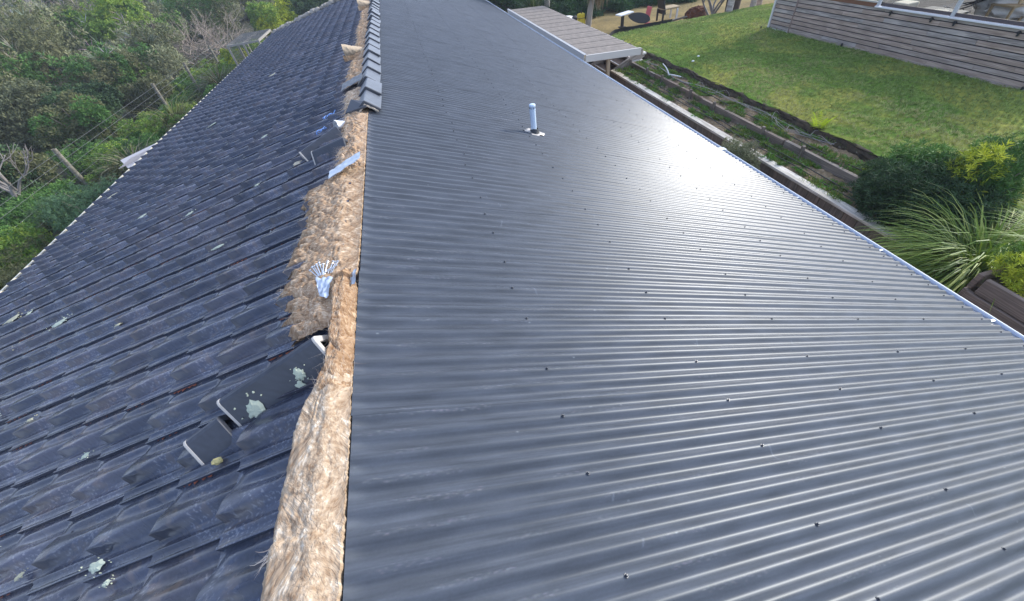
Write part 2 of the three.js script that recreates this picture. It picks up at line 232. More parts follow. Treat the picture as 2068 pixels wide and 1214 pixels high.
  part('gutter_trough', [box(0.012, 0.115, 21.2, ex - 0.098, ey - 0.047, -9.4), box(0.012, 0.09, 21.2, ex + 0.02, ey - 0.06, -9.4), box(0.13, 0.01, 21.2, ex - 0.05, ey - 0.1, -9.4)], gw, gl);
  part('gutter_lip', box(0.024, 0.014, 21.2, ex - 0.1, ey + 0.016, -9.4), gw, gl);
  // leaf litter and dry matter lying in the trough
  const lit = []; const R3 = mulberry(9); for (let i = 0; i < 420; i++) { const g = new THREE.PlaneGeometry(0.05 + R3() * 0.05, 0.02 + R3() * 0.015); lit.push(place(g, ex - 0.01 - R3() * 0.09, ey - 0.03 + R3() * 0.03, 1 - R3() * 20.5, -1.5 + R3(), R3() * 3, R3())); }
  part('leaf_litter', lit, std({ color: lin(0.42, 0.37, 0.24), roughness: 1, side: THREE.DoubleSide }), gl).userData.kind = 'stuff';
}
// ================================================================ ON THE RIDGE: glass wool, foil, ridge caps, nails, vent pipe
const tileY = (x) => x < 0 ? x * Math.tan(TH_T) + 0.045 : -x * Math.tan(TH_M) + 0.01;
M.wool = (() => { // smooth felted face, and torn combed face
  const face = (torn) => { const map = tex(1024, 1024, (u, v) => { const a = tfbm(u, v, 5, 4, 5, 2), b = torn ? tfbm(u + 0.02 * a, v + 0.04 * a, 10, 42, 4, 5) : tfbm(u + 0.03 * a, v + 0.03 * a, 24, 22, 4, 5), c = tfbm(u + 0.05 * a, v, 13, 11, 3, 9);
      const k = clamp(0.52 + 0.5 * a + (torn ? 0.6 : 0.42) * b + 0.35 * c), w = sst(0.72, 0.98, k) * 0.5; return [lerp(lerp(0.6, 0.88, k), 0.97, w), lerp(lerp(0.49, 0.79, k), 0.92, w), lerp(lerp(0.38, 0.67, k), 0.82, w)]; });
    const bump = tex(1024, 1024, (u, v) => { const a = tfbm(u, v, 5, 4, 4, 2); const cr = torn ? 0 : Math.pow(clamp(1 - 2.2 * Math.abs(tfbm(u + 0.04 * a, v, 5, 4, 3, 31))), 14) + 0.7 * Math.pow(clamp(1 - 2 * Math.abs(tfbm(u, v + 0.04 * a, 9, 8, 3, 37))), 14); return 0.55 - 0.45 * cr + (torn ? 0.5 * tfbm(u + 0.02 * a, v + 0.04 * a, 12, 48, 4, 5) : 0.4 * tfbm(u, v, 30, 28, 4, 5)) + 0.3 * tfbm(u, v, 12, 11, 3, 9); }, { srgb: false });
    for (const t of [map, bump]) t.repeat.set(3.1, 3.1); return [map, bump]; };
  const S = face(false), T = face(true);
  return [[S, 0.78, 0.8, 0.84, 0.0024], [T, 0.72, 0.68, 0.66, 0.003], [T, 0.74, 0.68, 0.64, 0.004], [T, 0.6, 0.53, 0.48, 0.004]].map(([f, r, g, bl, s]) => std({ map: f[0], bumpMap: f[1], bumpScale: s, color: lin(r, g, bl), roughness: 1, specularIntensity: 0.2, side: THREE.DoubleSide }));
})();
M.fibre = [lin(0.5, 0.42, 0.34), lin(0.36, 0.28, 0.22), lin(0.6, 0.52, 0.43)].map(c => std({ color: c, roughness: 0.9, side: THREE.DoubleSide }));
function at(rows, z) { for (let i = 0; i + 1 < rows.length; i++) if (z <= rows[i][0] && z >= rows[i + 1][0]) { const t = (rows[i][0] - z) / (rows[i][0] - rows[i + 1][0]); return rows[i].map((v, k) => lerp(v, rows[i + 1][k], t)); } return z > rows[0][0] ? rows[0] : rows.at(-1); }
// rows: [z, xLeft, xRight, thickness]; a soft slab laid over the ridge
function batt(label, rows, o) {
  const t = thing('insulation_batt', label, 'insulation', [0, 0, rows[0][0]], 0, 'glass wool pieces lying along the opened ridge');
  const sd = o.seed, z0 = rows[0][0], z1 = rows.at(-1)[0], nz = Math.round((z0 - z1) / o.cell), nq = o.nq, R = mulberry(sd);
  const ragged = o.ragged ?? 0.02, lum = (o.lump ?? 0.02) * 0.7, cre = o.crease ?? 0.02;
  const surf = (q, z) => { const [, xl, xr, th] = at(rows, z);
    const jag = ragged * (n2(z * 14 + sd, 1) * 0.7 + n2(z * 41, sd) * 0.5 + n2(z * 110, sd + 4) * 0.28), x0 = xr - 0.003 * n2(z * 60, sd) , x1 = xl + jag * (q > 0.5 ? (q - 0.5) * 2 : 0);
    const s = clamp(q), x = lerp(x0, x1, s), ed = (0.12 + 0.88 * sst(0, 0.4, s)) * (1 - sst(o.fall ?? 0.72, 1.02, s));
    const b = lerp(xr > -0.02 ? 0.004 : tileY(xr), tileY(xl) - 0.008, s);
    const endf = o.soft === false ? 1 : sst(0, 0.03, z0 - z) * 0.5 + 0.5;
    const A = n3(x * 9, z * 6, sd), B = 1 - Math.abs(n3(x * 8 + A * 0.4, z * 7 + A * 0.5, sd + 5)), C = n3(x * 30, z * 22, sd + 9), D = n3(x * 70, z * 34, sd + 2);
    const crs = -cre * Math.pow(clamp(B), 14) - cre * 0.35 * Math.pow(clamp(1 - Math.abs(n3(x * 16, z * 11, sd + 15))), 10);
    const y = b + (o.fold ? o.fold(s, z) : 0) + (th * ed + lum * (A * 0.7 + C * 0.3) * ed + crs * ed + 0.0012 * D) * endf + (o.lift ? o.lift(q, z) : 0);
    return [x, y, z - z0]; };
  part('wool', grid(nq, nz, (u, v) => { const q = u, z = lerp(z0, z1, v); const p = surf(clamp(u * 1.06 - 0.03), z); if (u < 0.012) p[1] = Math.min(p[1], tileY(p[0])) - 0.05; if (u > 0.985) { p[1] = tileY(p[0]) - 0.012; p[0] += 0.012; } return p; }, (u, v, p) => o.swap ? [p[2] + sd * 0.21, p[0] + sd * 0.37] : [p[0] + (1 - u) * 0.02 + sd * 0.37, p[2] + sd * 0.21]), M.wool[o.mat ?? 0], t);
  // loose fibres combed over the surface and sticking out of the torn edge
  const sets = [[], [], []];
  const ribbon = (p, dir, len, w, lift, cv = 1.3) => { const n = 4, q = [], s = V(-dir.z, 0, dir.x).multiplyScalar(w), up = V(0, 1, 0); let a = V(...p), d = dir.clone(); let pl = null; for (let i = 0; i <= n; i++) { const k = w * (1 - (i / n) ** 2 * 0.85), l = a.clone().addScaledVector(s, k / w), r = a.clone().addScaledVector(s, -k / w); if (pl) q.push(...pl[0].toArray(), ...pl[1].toArray(), ...l.toArray(), ...l.toArray(), ...pl[1].toArray(), ...r.toArray()); pl = [l, r]; a.addScaledVector(d, len / n); a.y += lift * len / n * (1 - i / n * 1.6); d.x += (R() - 0.5) * cv; d.z += (R() - 0.5) * cv; d.normalize(); } return q; };
  for (let i = 0; i < o.fibres; i++) { const edge = R() < 0.2, q = edge ? 0.9 + R() * 0.1 : R(), z = lerp(z0, z1, R()), p = surf(q, z); p[1] += 0.001; const a = edge ? Math.PI + (R() - 0.5) * 1.7 : o.comb + (R() - 0.5) * 1.5 + 1.2 * n2(p[0] * 6, z * 4) + (R() < 0.5 ? Math.PI : 0); const len = (edge ? 0.014 : 0.03) * (0.5 + R() * 1.3) * (o.fl ?? 1); sets[Math.floor(R() * 3)].push(...ribbon(p, V(Math.cos(a), 0, Math.sin(a)), len, (0.0002 + R() * 0.00045) * 0.62 * (o.fw ?? 1), edge ? 0.1 - R() * 0.5 : 0.08 * R(), edge ? 1.3 : 0.5)); }
  for (const [tx, tz, n, L, dx, dz] of o.tufts ?? []) for (let i = 0; i < n; i++) { const z = tz + (R() - 0.5) * 0.06, p = surf(0.97, z); p[0] += (R()) * 0.03; sets[i % 3].push(...ribbon(p, V(dx + (R() - 0.5) * 0.7, 0, dz + (R() - 0.5) * 0.7).normalize(), L * (0.4 + R() * 0.8), 0.0006 + 0.0012 * R(), 0.05)); }
  sets.forEach((q, i) => { if (!q.length) return; const g = new THREE.BufferGeometry(); g.setAttribute('position', new THREE.Float32BufferAttribute(q, 3)); g.setAttribute('uv', new THREE.Float32BufferAttribute(new Float32Array(q.length / 3 * 2), 2)); g.computeVertexNormals(); part('fibre', g, M.fibre[i], t).userData.kind = 'stuff'; });
  return surf;
}
batt('thick tan glass wool strip in the foreground with a crumpled smooth face', [[0.35, -0.22, -0.004, 0.04], [-0.331, -0.213, -0.004, 0.04], [-0.525, -0.213, -0.004, 0.04], [-0.622, -0.207, -0.004, 0.042], [-0.768, -0.2, -0.004, 0.044], [-0.868, -0.172, -0.004, 0.048], [-0.919, -0.13, -0.004, 0.05], [-0.98, -0.1, -0.006, 0.045], [-1.04, -0.085, -0.01, 0.03]],
  { seed: 3, fall: 0.84, fold: (s, z) => -0.0015 * Math.exp(-Math.pow((s - 0.5 - 0.14 * n2(z * 5, 2) - 0.05 * n2(z * 19, 7)) / 0.035, 2)) * sst(-0.4, -0.47, z) * sst(-0.95, -0.8, z) + 0.009 * sst(-0.436, -0.427, z + 0.012 * n2(s * 3, 5)) - 0.003 * Math.exp(-Math.pow((s - 0.22 - 0.1 * n2(z * 7, 12)) / 0.03, 2)) * sst(-0.5, -0.6, z) + 0.004 * sst(-0.9, -1.05, z) * Math.sin(s * 9 + 5 * n2(z * 4, 3)), cell: 0.005, nq: 64, ragged: 0.004, lump: 0.008, crease: 0.004, fibres: 40, comb: Math.PI / 2, fw: 0.8, mat: 0, drape: 0.35, tufts: [[0, -0.43, 14, 0.06, -1, 0.5]] });
batt('twisted fibrous brown end of the foreground glass wool strip, beside the large lying cap', [[-0.86, -0.165, -0.004, 0.03], [-0.9, -0.145, -0.006, 0.055], [-1.017, -0.105, -0.004, 0.06], [-1.141, -0.095, -0.004, 0.062], [-1.294, -0.105, -0.004, 0.066], [-1.437, -0.115, -0.006, 0.062], [-1.5, -0.105, -0.02, 0.052], [-1.55, -0.075, -0.035, 0.03]],
  { seed: 8, swap: true, cell: 0.005, nq: 48, ragged: 0.012, lump: 0.012, crease: 0.012, fall: 0.74, fibres: 700, comb: Math.PI / 2, fw: 0.9, fl: 1.3, mat: 3 });
const surfB = batt('torn ragged brown glass wool piece with nails lying on it, partly under the foreground strip', [[-1.22, -0.26, -0.07, 0.03], [-1.294, -0.29, -0.07, 0.04], [-1.466, -0.33, -0.05, 0.04], [-1.58, -0.365, -0.01, 0.045], [-1.775, -0.375, -0.005, 0.045], [-1.943, -0.385, -0.004, 0.045], [-2.075, -0.37, -0.004, 0.045], [-2.153, -0.34, -0.004, 0.045], [-2.465, -0.38, -0.004, 0.045], [-2.6, -0.41, -0.004, 0.045], [-2.66, -0.38, -0.004, 0.035], [-2.715, -0.22, -0.004, 0.03]],
  { seed: 14, cell: 0.006, nq: 64, fall: 0.86, ragged: 0.07, lump: 0.014, crease: 0.016, square: 4, fibres: 1500, comb: 0.5, fl: 1.5, fw: 1.1, mat: 1, drape: 0.8, tufts: [[0, -1.62, 40, 0.06, -1, 0.1], [0, -2.6, 40, 0.07, -1, -0.2], [0, -1.33, 16, 0.04, -0.6, 0.8], [0, -2.05, 16, 0.04, -1, 0]] });
batt('middle glass wool piece between the foil strip and the dark cap fragment', [[-2.7, -0.215, -0.004, 0.035], [-3.16, -0.235, -0.004, 0.04], [-3.661, -0.232, -0.004, 0.045], [-4.02, -0.24, 0.0, 0.03]],
  { seed: 25, cell: 0.008, nq: 40, ragged: 0.03, lump: 0.018, crease: 0.03, square: 4, fibres: 3200, comb: 0.3, fl: 1.6, fw: 1.6, mat: 2, drape: 0.8 });
batt('short glass wool piece beside the nearest ridge cap, before the dark tape', [[-4.07, -0.25, 0.0, 0.035], [-4.4, -0.265, 0, 0.045], [-4.72, -0.285, 0, 0.03]], { seed: 36, cell: 0.012, nq: 30, ragged: 0.035, lump: 0.02, crease: 0.03, square: 4, fibres: 1300, comb: 0.3, fl: 1.8, fw: 2, mat: 0, drape: 0.8 });
batt('glass wool piece just beyond the dark tape, its far corner turned up', [[-4.98, -0.30, 0, 0.035], [-5.4, -0.315, 0, 0.045], [-6.0, -0.32, 0, 0.04], [-6.35, -0.27, 0, 0.03]], { seed: 47, cell: 0.014, nq: 30, ragged: 0.045, lump: 0.022, crease: 0.03, square: 4, fibres: 1300, comb: 0.3, fl: 2, fw: 2.4, mat: 2, drape: 0.8, tufts: [[0, -5.1, 24, 0.12, -1, 0.2]] });
batt('long far glass wool piece running beside the row of ridge caps', [[-6.4, -0.27, 0, 0.035], [-8.0, -0.3, 0, 0.045], [-8.9, -0.36, 0, 0.045], [-9.1, -0.3, 0, 0.04], [-10.6, -0.33, 0, 0.045]], { seed: 58, cell: 0.025, nq: 26, ragged: 0.05, lump: 0.025, crease: 0.035, square: 4, fibres: 1500, comb: 0.3, fl: 2.5, fw: 3.2, mat: 2, drape: 0.8, tufts: [[0, -8.85, 24, 0.18, -1, 0.2]] });
batt('farthest glass wool piece at the top of the ridge', [[-10.7, -0.34, 0, 0.035], [-12, -0.38, 0, 0.045], [-15.2, -0.4, 0, 0.045]], { seed: 69, cell: 0.04, nq: 22, ragged: 0.05, lump: 0.025, crease: 0.035, square: 4, fibres: 500, comb: 0.3, fl: 3, fw: 4, mat: 2, drape: 0.8 });
{ // upturned stiff corners of facing
  const mat = std({ color: lin(0.46, 0.36, 0.25), roughness: 1, side: THREE.DoubleSide, bumpMap: M.wool[0].bumpMap, bumpScale: 0.004 });
  for (const [x, z, s, l] of [[-0.36, -6.45, 1, 'folded tan corner of glass wool standing up beside the ridge caps'], [-0.33, -11.1, 1.15, 'farthest folded glass wool corner standing up near the top edge of the picture']]) {
    const t = thing('insulation_flap', l, 'insulation', [x, tileY(x) + 0.03, z]);
    part('wool', grid(18, 10, (u, v) => { const a = u * 0.34 * s; return [a, 0.16 * s * Math.sin(v * 2.1) * (1 - u * 0.85) + 0.006 * n2(u * 9, v * 7), (v * 0.25 - 0.18 * (1 - Math.cos(v * 2.4)) - u * 0.12) * s + 0.01 * n2(u * 5, v * 5 + 3)]; }), mat, t);
    part('cut_face', grid(14, 4, (u, v) => [u * 0.34 * s, 0.005 + 0.07 * s * v * (1 - u) + 0.006 * n2(u * 14, v * 6), 0.24 * s - u * 0.12 * s + 0.008 * n2(u * 14, v * 4)]), M.wool[1], t);
  }
}
{ // foil strips and scraps
  const foil = std({ color: lin(0.5, 0.55, 0.6), roughness: 0.45, metalness: 0.5, side: THREE.DoubleSide });
  const strip = (label, name, mat, za, zb, xa, xb, skew, lift) => { const t = thing(name, label, 'foil', [xa, tileY(xa) + lift, za]);
    part('sheet', grid(26, 8, (u, v) => { const x = lerp(xa, xb, u), z = lerp(za, zb, v) + skew * u; return [x - xa, tileY(Math.min(0, x)) - tileY(xa) + 0.005 * n2(u * 3, v * 2 + za) + 0.0016 * n2(u * 16, v * 9), z - za]; }), mat, t); return t; };
  strip('silver blue foil strip crossing the ridge between two glass wool pieces', 'foil_strip', foil, -2.6, -2.73, -0.23, -0.002, -0.06, 0.05);
  const dk = std({ color: lin(0.05, 0.06, 0.075), roughness: 0.45, side: THREE.DoubleSide });
  strip('dark grey tape strip crossing the glass wool beside the second ridge cap', 'foil_strip', dk, -4.72, -4.98, -0.3, -0.06, -0.02, 0.05);
  const sc = thing('foil_scrap', 'pale crinkled foil scrap poking out below the bundle of nails', 'foil', [-0.125, 0.062, -1.43]);
  part('sheet', grid(8, 8, (u, v) => [(u - 0.5) * 0.075 * (1 - v * 0.5), 0.012 * n2(u * 4, v * 4) + 0.02 * (1 - v), (v - 0.5) * 0.11 + u * 0.02]), std({ color: lin(0.5, 0.55, 0.62), roughness: 0.35, metalness: 0.5, side: THREE.DoubleSide }), sc);
  const sc2 = thing('foil_scrap', 'small blue-grey foil scrap at the metal edge right of the foreground strip', 'foil', [-0.012, 0.03, -1.48]);
  part('sheet', grid(6, 6, (u, v) => [(u - 0.5) * 0.03, 0.01 * n2(u * 4, v * 4) + 0.02 * u, (v - 0.5) * 0.1]), foil, sc2);
  const fr = thing('cap_fragment', 'dark broken ridge cap fragment lying across the glass wool in front of the nearest cap', 'tile', [-0.1, 0.045, -3.95]);
  const fg = new THREE.BufferGeometry(), fp = [[-0.1, -0.02, 0.03], [-0.03, 0.045, -0.1], [0.1, 0.02, 0.09], [0.12, 0.03, 0.02]], th = (p) => [p[0], p[1] - 0.014, p[2]];
  const fq = []; for (const [a, b, c] of [[0, 2, 1], [1, 2, 3]]) fq.push(...fp[a], ...fp[b], ...fp[c], ...th(fp[a]), ...th(fp[c]), ...th(fp[b])); for (const [a, b] of [[0, 2], [2, 3], [3, 1], [1, 0]]) fq.push(...fp[a], ...th(fp[a]), ...fp[b], ...fp[b], ...th(fp[a]), ...th(fp[b]));
  fg.setAttribute('position', new THREE.Float32BufferAttribute(fq, 3)); fg.computeVertexNormals(); fg.setAttribute('uv', new THREE.Float32BufferAttribute(new Float32Array(fq.length / 3 * 2), 2)); part('shard', fg, std({ color: lin(0.05, 0.055, 0.065), roughness: 0.5, side: THREE.DoubleSide }), fr);
}
// ridge caps: angular V-section tiles, each lapping the one before
const capMat = std({ map: (() => { const t = tex(256, 256, (u, v) => { const a = tfbm(u, v, 4, 4, 5, 31), b = tfbm(u, v, 40, 40, 2, 33); const k = 0.34 + 0.06 * a + 0.05 * b; return [k * 0.95, k, k * 1.1]; }); return t; })(), color: lin(1, 1, 1), roughness: 0.42, side: THREE.DoubleSide });
const capEdge = std({ color: lin(0.05, 0.055, 0.065), roughness: 0.7 });
const mortar = std({ color: lin(0.45, 0.38, 0.3), roughness: 1 });
function capGeo(L, w = 0.118, h = 0.086, t = 0.014, sd = 1) { // V section along z, near end at z=0
  const s = new THREE.Shape(); const r = 0.012; s.moveTo(-w, -h); s.lineTo(-r, -0.008); s.quadraticCurveTo(0, 0.004, r, -0.008); s.lineTo(w, -h); s.lineTo(w - t * 0.9, -h - t * 0.4); s.lineTo(0, -t * 1.7); s.lineTo(-w + t * 0.9, -h - t * 0.4); s.closePath();
  return new THREE.ExtrudeGeometry(s, { depth: L, bevelEnabled: true, bevelThickness: 0.003, bevelSize: 0.003, bevelSegments: 1, curveSegments: 3 }).translate(0, 0, -L);
}
function capThing(label, group, L = 0.46) { const t = thing('ridge_cap', label, 'ridge tile', [0, 0, 0], 0, group);
  part('shell', capGeo(L), capMat, t);
  const lipS = capGeo(0.02, 0.121, 0.089, 0.018); part('collar', lipS.translate(0, 0.003, 0.003), capEdge, t); return t; }
{
  const first = capThing('nearest dark ridge cap of the loose row along the ridge, mortar showing at its end', 'ridge caps laid loose along the ridge');
  part('mortar_bed', (() => { const g = new THREE.BoxGeometry(0.19, 0.014, 0.04, 18, 2, 3), p = g.attributes.position; for (let i = 0; i < p.count; i++) { const x = p.getX(i); p.setY(i, p.getY(i) - Math.abs(x) * 0.72 - 0.026 + 0.003 * n2(x * 60, p.getZ(i) * 60)); } g.computeVertexNormals(); return g; })(), mortar, first);
  const R = mulberry(21), gap = 0.425;
  const put = (o, i) => { o.position.set(-0.006 + (R() - 0.5) * 0.018, 0.094 + 0.012 * (R() - 0.5), -3.9 - i * gap); o.rotation.set(-0.042 + (R() - 0.5) * 0.01, (R() - 0.5) * 0.06, (R() - 0.5) * 0.05); };
  put(first, 0);
  const ord = ['second', 'third', 'fourth', 'fifth', 'sixth', 'seventh', 'eighth', 'ninth', 'tenth', 'eleventh', 'twelfth', 'thirteenth', 'fourteenth', 'fifteenth', 'sixteenth', 'seventeenth', 'eighteenth', 'nineteenth', 'twentieth', 'twenty-first', 'twenty-second', 'twenty-third', 'twenty-fourth', 'twenty-fifth', 'twenty-sixth'];
  for (let i = 1; i < 27; i++) { const c = first.clone(); c.name = numbered('ridge_cap'); c.remove(c.children.find(k => k.name === 'mortar_bed')); scene.add(c); put(c, i); tag(c, `${ord[i - 1]} dark ridge cap from the near end of the loose row along the ridge`, 'ridge tile', 'ridge caps laid loose along the ridge'); }
}
const lying = capMat.clone(); lying.color = lin(0.42, 0.43, 0.46);
{ // caps lying down the tiled slope: apex line from a (upper) to b (lower)
  const worn = std({ color: lin(0.44, 0.41, 0.37), roughness: 0.8 });
  const lay = (name, label, a, b, w, h, roll = 0, far = false) => { const A = V(...a), B = V(...b), L = A.distanceTo(B), t = thing(name, label, 'ridge tile', a);
    const z = A.clone().sub(B).normalize().negate(), x = V(0, 1, 0).cross(z).normalize(), y = z.clone().cross(x); t.quaternion.setFromRotationMatrix(new THREE.Matrix4().makeBasis(x, y, z)); t.rotateZ(roll);
    part('shell', capGeo(L, w, h).translate(0, 0, L), lying, t);
    const lip = (zz) => { const g = capGeo(0.008, w + 0.0005, h + 0.0005, 0.016); return g.translate(0, 0.001, zz); };
    part('worn_rim', far ? [lip(0.004), lip(L + 0.0015)] : lip(L + 0.0015), worn, t); return t; };
  const big = lay('ridge_cap', 'large dark ridge cap with pale lichen, lying down the tiles beside the foreground strip', [-0.115, 0.108, -1.08], [-0.492, 0.006, -0.99], 0.1, 0.128, -0.08, true);
  const place2 = (g, p, n) => 0;
  // lichen growing on its near face
  const zc = V(-0.367, -0.1, 0.09).normalize();
  for (const [l, d, r, sd] of [[0.318, 0.1, 0.032, 3], [0.115, 0.08, 0.02, 8], [0.14, 0.118, 0.015, 12]]) { const s = part('lichen', M.scab(r, sd, 1.2), M.lichen, big); const n = V(0.77, 0.643, 0); s.position.set(n.x * 0.004 + 0.0 + d * 0.643, -d * 0.77 + n.y * 0.004, l); s.quaternion.setFromUnitVectors(V(0, 1, 0), n); s.scale.setScalar(1.25); }
  lay('ridge_cap', 'small broken dark cap end against the lower end of the large lying cap', [-0.505, -0.03, -0.95], [-0.625, -0.062, -0.905], 0.09, 0.1, 0.1);
  lay('ridge_cap', 'dark ridge cap lying down the tiles farther off, the front one of a pair', [-0.16, 0.066, -3.2], [-0.44, -0.012, -3.27], 0.09, 0.105);
  lay('ridge_cap', 'dark ridge cap lying down the tiles farther off, the rear one of a pair', [-0.254, 0.044, -3.56], [-0.566, -0.044, -3.4], 0.09, 0.105);
  const st = thing('mortar_lump', 'pale lump of old mortar below the pair of lying caps', 'mortar', [-0.617, -0.135, -3.41]);
  const ig = new THREE.IcosahedronGeometry(0.03, 2), p = ig.attributes.position; for (let k = 0; k < p.count; k++) { const f = 1 + 0.3 * n3(p.getX(k) * 40, p.getY(k) * 40, p.getZ(k) * 40); p.setXYZ(k, p.getX(k) * f * 1.4, p.getY(k) * f * 0.7, p.getZ(k) * f); } ig.computeVertexNormals(); part('lump', ig, std({ color: lin(0.5, 0.44, 0.32), roughness: 1 }), st);
  const y2 = thing('mortar_lump', 'small yellowish crumb at the lower end of the large lying cap', 'mortar', [-0.5, -0.085, -0.81]); part('lump', ig.clone().scale(0.4, 0.5, 0.4), std({ color: lin(0.42, 0.36, 0.16), roughness: 1 }), y2);
  const cup = thing('paper_cup', 'crumpled white paper cup between the lying caps and the glass wool', 'cup', [-0.23, -0.005, -3.71]); cup.rotation.set(0.5, 0.4, 1.05);
  part('cup', grid(20, 8, (u, v) => { const a = u * 6.2832, r = lerp(0.028, 0.042, v) * (1 + 0.16 * n2(Math.cos(a) * 2 + v * 3, Math.sin(a) * 2)); return [Math.cos(a) * r, (v - 0.5) * 0.11, Math.sin(a) * r]; }), std({ color: lin(0.72, 0.74, 0.76), roughness: 0.6, side: THREE.DoubleSide }), cup);
  part('cup_base', new THREE.CylinderGeometry(0.028, 0.028, 0.003, 16).translate(0, -0.053, 0), std({ color: lin(0.7, 0.72, 0.74) }), cup);
  const twine = std({ color: lin(0.12, 0.26, 0.62), roughness: 0.7 }); const Rt = mulberry(4);
  for (const [x, z, l] of [[-0.427, -3.83, 'lower blue twine scrap tangled on the tiles by the lying caps'], [-0.394, -4.16, 'upper blue twine scrap tangled on the tiles near the glass wool']]) { const t = thing('twine_scrap', l, 'twine', [x, tileY(x) + 0.01, z]); const pts = []; for (let i = 0; i < 9; i++) pts.push([(i - 4) * 0.012 + (Rt() - 0.5) * 0.03, Rt() * 0.03, -(i - 4) * 0.018 + (Rt() - 0.5) * 0.05]); part('strand', [rod(pts, 0.0035, 0.0035, 4, 22), rod(pts.map(p => [p[2] * 0.5, p[1], p[0]]), 0.003, 0.003, 4, 18)], twine, t); }
}
{ // roofing nails tipped out on the torn glass wool
  const zinc = std({ color: lin(0.68, 0.72, 0.76), roughness: 0.3, metalness: 0.85 }); const R = mulberry(17);
  const proto = new THREE.Group(); part('shank', new THREE.CylinderGeometry(0.0021, 0.0021, 0.07, 8).translate(0, 0.035, 0), zinc, proto); part('nail_head', new THREE.CylinderGeometry(0.0058, 0.0052, 0.0028, 12).translate(0, 0.0714, 0), zinc, proto); part('point', new THREE.ConeGeometry(0.0021, 0.008, 8).rotateX(Math.PI).translate(0, -0.004, 0), zinc, proto);
  for (let i = 0; i < 14; i++) { const a = (i / 13 - 0.5) * 1.3 + (R() - 0.5) * 0.25, cross = i > 11; const z = -1.555 - (R() * 0.03), x = -0.158 + (i / 13 - 0.5) * 0.045 + (R() - 0.5) * 0.01, y = surfB(0.55, z)[1];
    const t = proto.clone(); t.name = numbered('roofing_nail'); t.scale.setScalar(1.2); scene.add(t); t.position.set(cross ? x - 0.05 : x, y + 0.006 + R() * 0.012, z - (cross ? 0.015 * (i - 11) : 0)); const d = cross ? V(0.9, 0.1, -0.25) : V(Math.sin(a), 0.1 + R() * 0.22, -Math.cos(a)); t.quaternion.setFromUnitVectors(V(0, 1, 0), d.normalize());
    tag(t, 'shiny zinc roofing nail in the fanned bundle lying on the torn glass wool', 'nail', 'zinc nails bundled on the torn glass wool'); }
}
{ // vent pipe through the metal roof
  const t = thing('vent_pipe', 'white plastic vent pipe rising through the grey metal roof', 'vent pipe', [1.59, -0.607, -4.16]);
  const pvc = std({ color: lin(0.52, 0.62, 0.74), roughness: 0.45 }), rub = std({ color: lin(0.018, 0.02, 0.025), roughness: 0.5 }), zin = std({ color: lin(0.5, 0.46, 0.41), roughness: 0.45, metalness: 0.15, side: THREE.DoubleSide });
  part('pipe', new THREE.CylinderGeometry(0.031, 0.031, 0.29, 28).translate(0, 0.125, 0), pvc, t);
  part('cap', new THREE.LatheGeometry([[0.0335, 0], [0.0335, 0.046], [0.03, 0.056], [0.022, 0.06], [0, 0.061]].map(p => new THREE.Vector2(...p)), 28).translate(0, 0.235, 0), pvc, t);
  const slots = []; for (let i = 0; i < 9; i++) { const a = i / 9 * 6.2832; slots.push(place(new THREE.BoxGeometry(0.008, 0.022, 0.004), Math.sin(a) * 0.033, 0.262, Math.cos(a) * 0.033, 0, a, 0)); } part('vent_slot', slots, rub, t);
  part('boot', new THREE.LatheGeometry([[0.086, -0.02], [0.08, -0.004], [0.062, 0.0], [0.058, 0.016], [0.05, 0.018], [0.047, 0.035], [0.041, 0.037], [0.039, 0.052], [0.036, 0.053]].map(p => new THREE.Vector2(...p)), 28).rotateZ(-TH_M * 0.6).translate(0.0, -0.008, 0), rub, t);
  const sh = new THREE.Shape(); for (let i = 0; i <= 32; i++) { const a = i / 32 * 6.2832, r = 0.088 + 0.035 * Math.pow(Math.abs(Math.cos(2 * a + 0.3)), 2) ; sh[i ? 'lineTo' : 'moveTo'](Math.cos(a) * r, Math.sin(a) * r); }
  const hol = new THREE.Path(); hol.absarc(0, 0, 0.05, 0, 6.2832); sh.holes.push(hol);
  const fg = new THREE.ExtrudeGeometry(sh, { depth: 0.003, bevelEnabled: false, curveSegments: 20 }).rotateX(-Math.PI / 2), fp = fg.attributes.position; for (let i = 0; i < fp.count; i++) fp.setY(i, fp.getY(i) + 0.007 * Math.cos(fp.getZ(i) / PITCH * 6.2832)); fg.computeVertexNormals();
  part('flashing', fg.rotateZ(-TH_M).translate(0, 0.0, 0), zin, t);
}
// ================================================================ GROUND
const soilTex = tex(512, 512, (u, v) => { const a = tfbm(u, v, 5, 5, 5, 41), b = tfbm(u, v, 34, 34, 3, 43); const k = 0.5 + 0.5 * a + 0.5 * b; return [lerp(0.2, 0.44, k), lerp(0.17, 0.38, k), lerp(0.12, 0.29, k)]; }, { rx: 0.5, ry: 0.5 });
const lawnTex = tex(1024, 1024, (u, v) => { const a = tfbm(u, v, 4, 3, 4, 51), b = tfbm(u, v, 40, 90, 3, 53), c = tfbm(u, v, 10, 9, 3, 57), y = sst(-0.1, 0.35, a + 0.4 * c), k = 0.5 + 0.75 * b; return [lerp(0.32, 0.48, y) * (0.8 + 0.35 * k), lerp(0.42, 0.49, y) * (0.8 + 0.35 * k), lerp(0.17, 0.24, y) * (0.8 + 0.35 * k)]; }, { rx: 0.14, ry: 0.14 });
const dirtTex = tex(512, 512, (u, v) => { const a = tfbm(u, v, 4, 4, 5, 61), b = tfbm(u, v, 50, 30, 3, 63), k = 0.5 + 0.6 * a + 0.4 * b; return [lerp(0.42, 0.64, k), lerp(0.37, 0.56, k), lerp(0.2, 0.36, k)]; }, { rx: 0.18, ry: 0.18 });
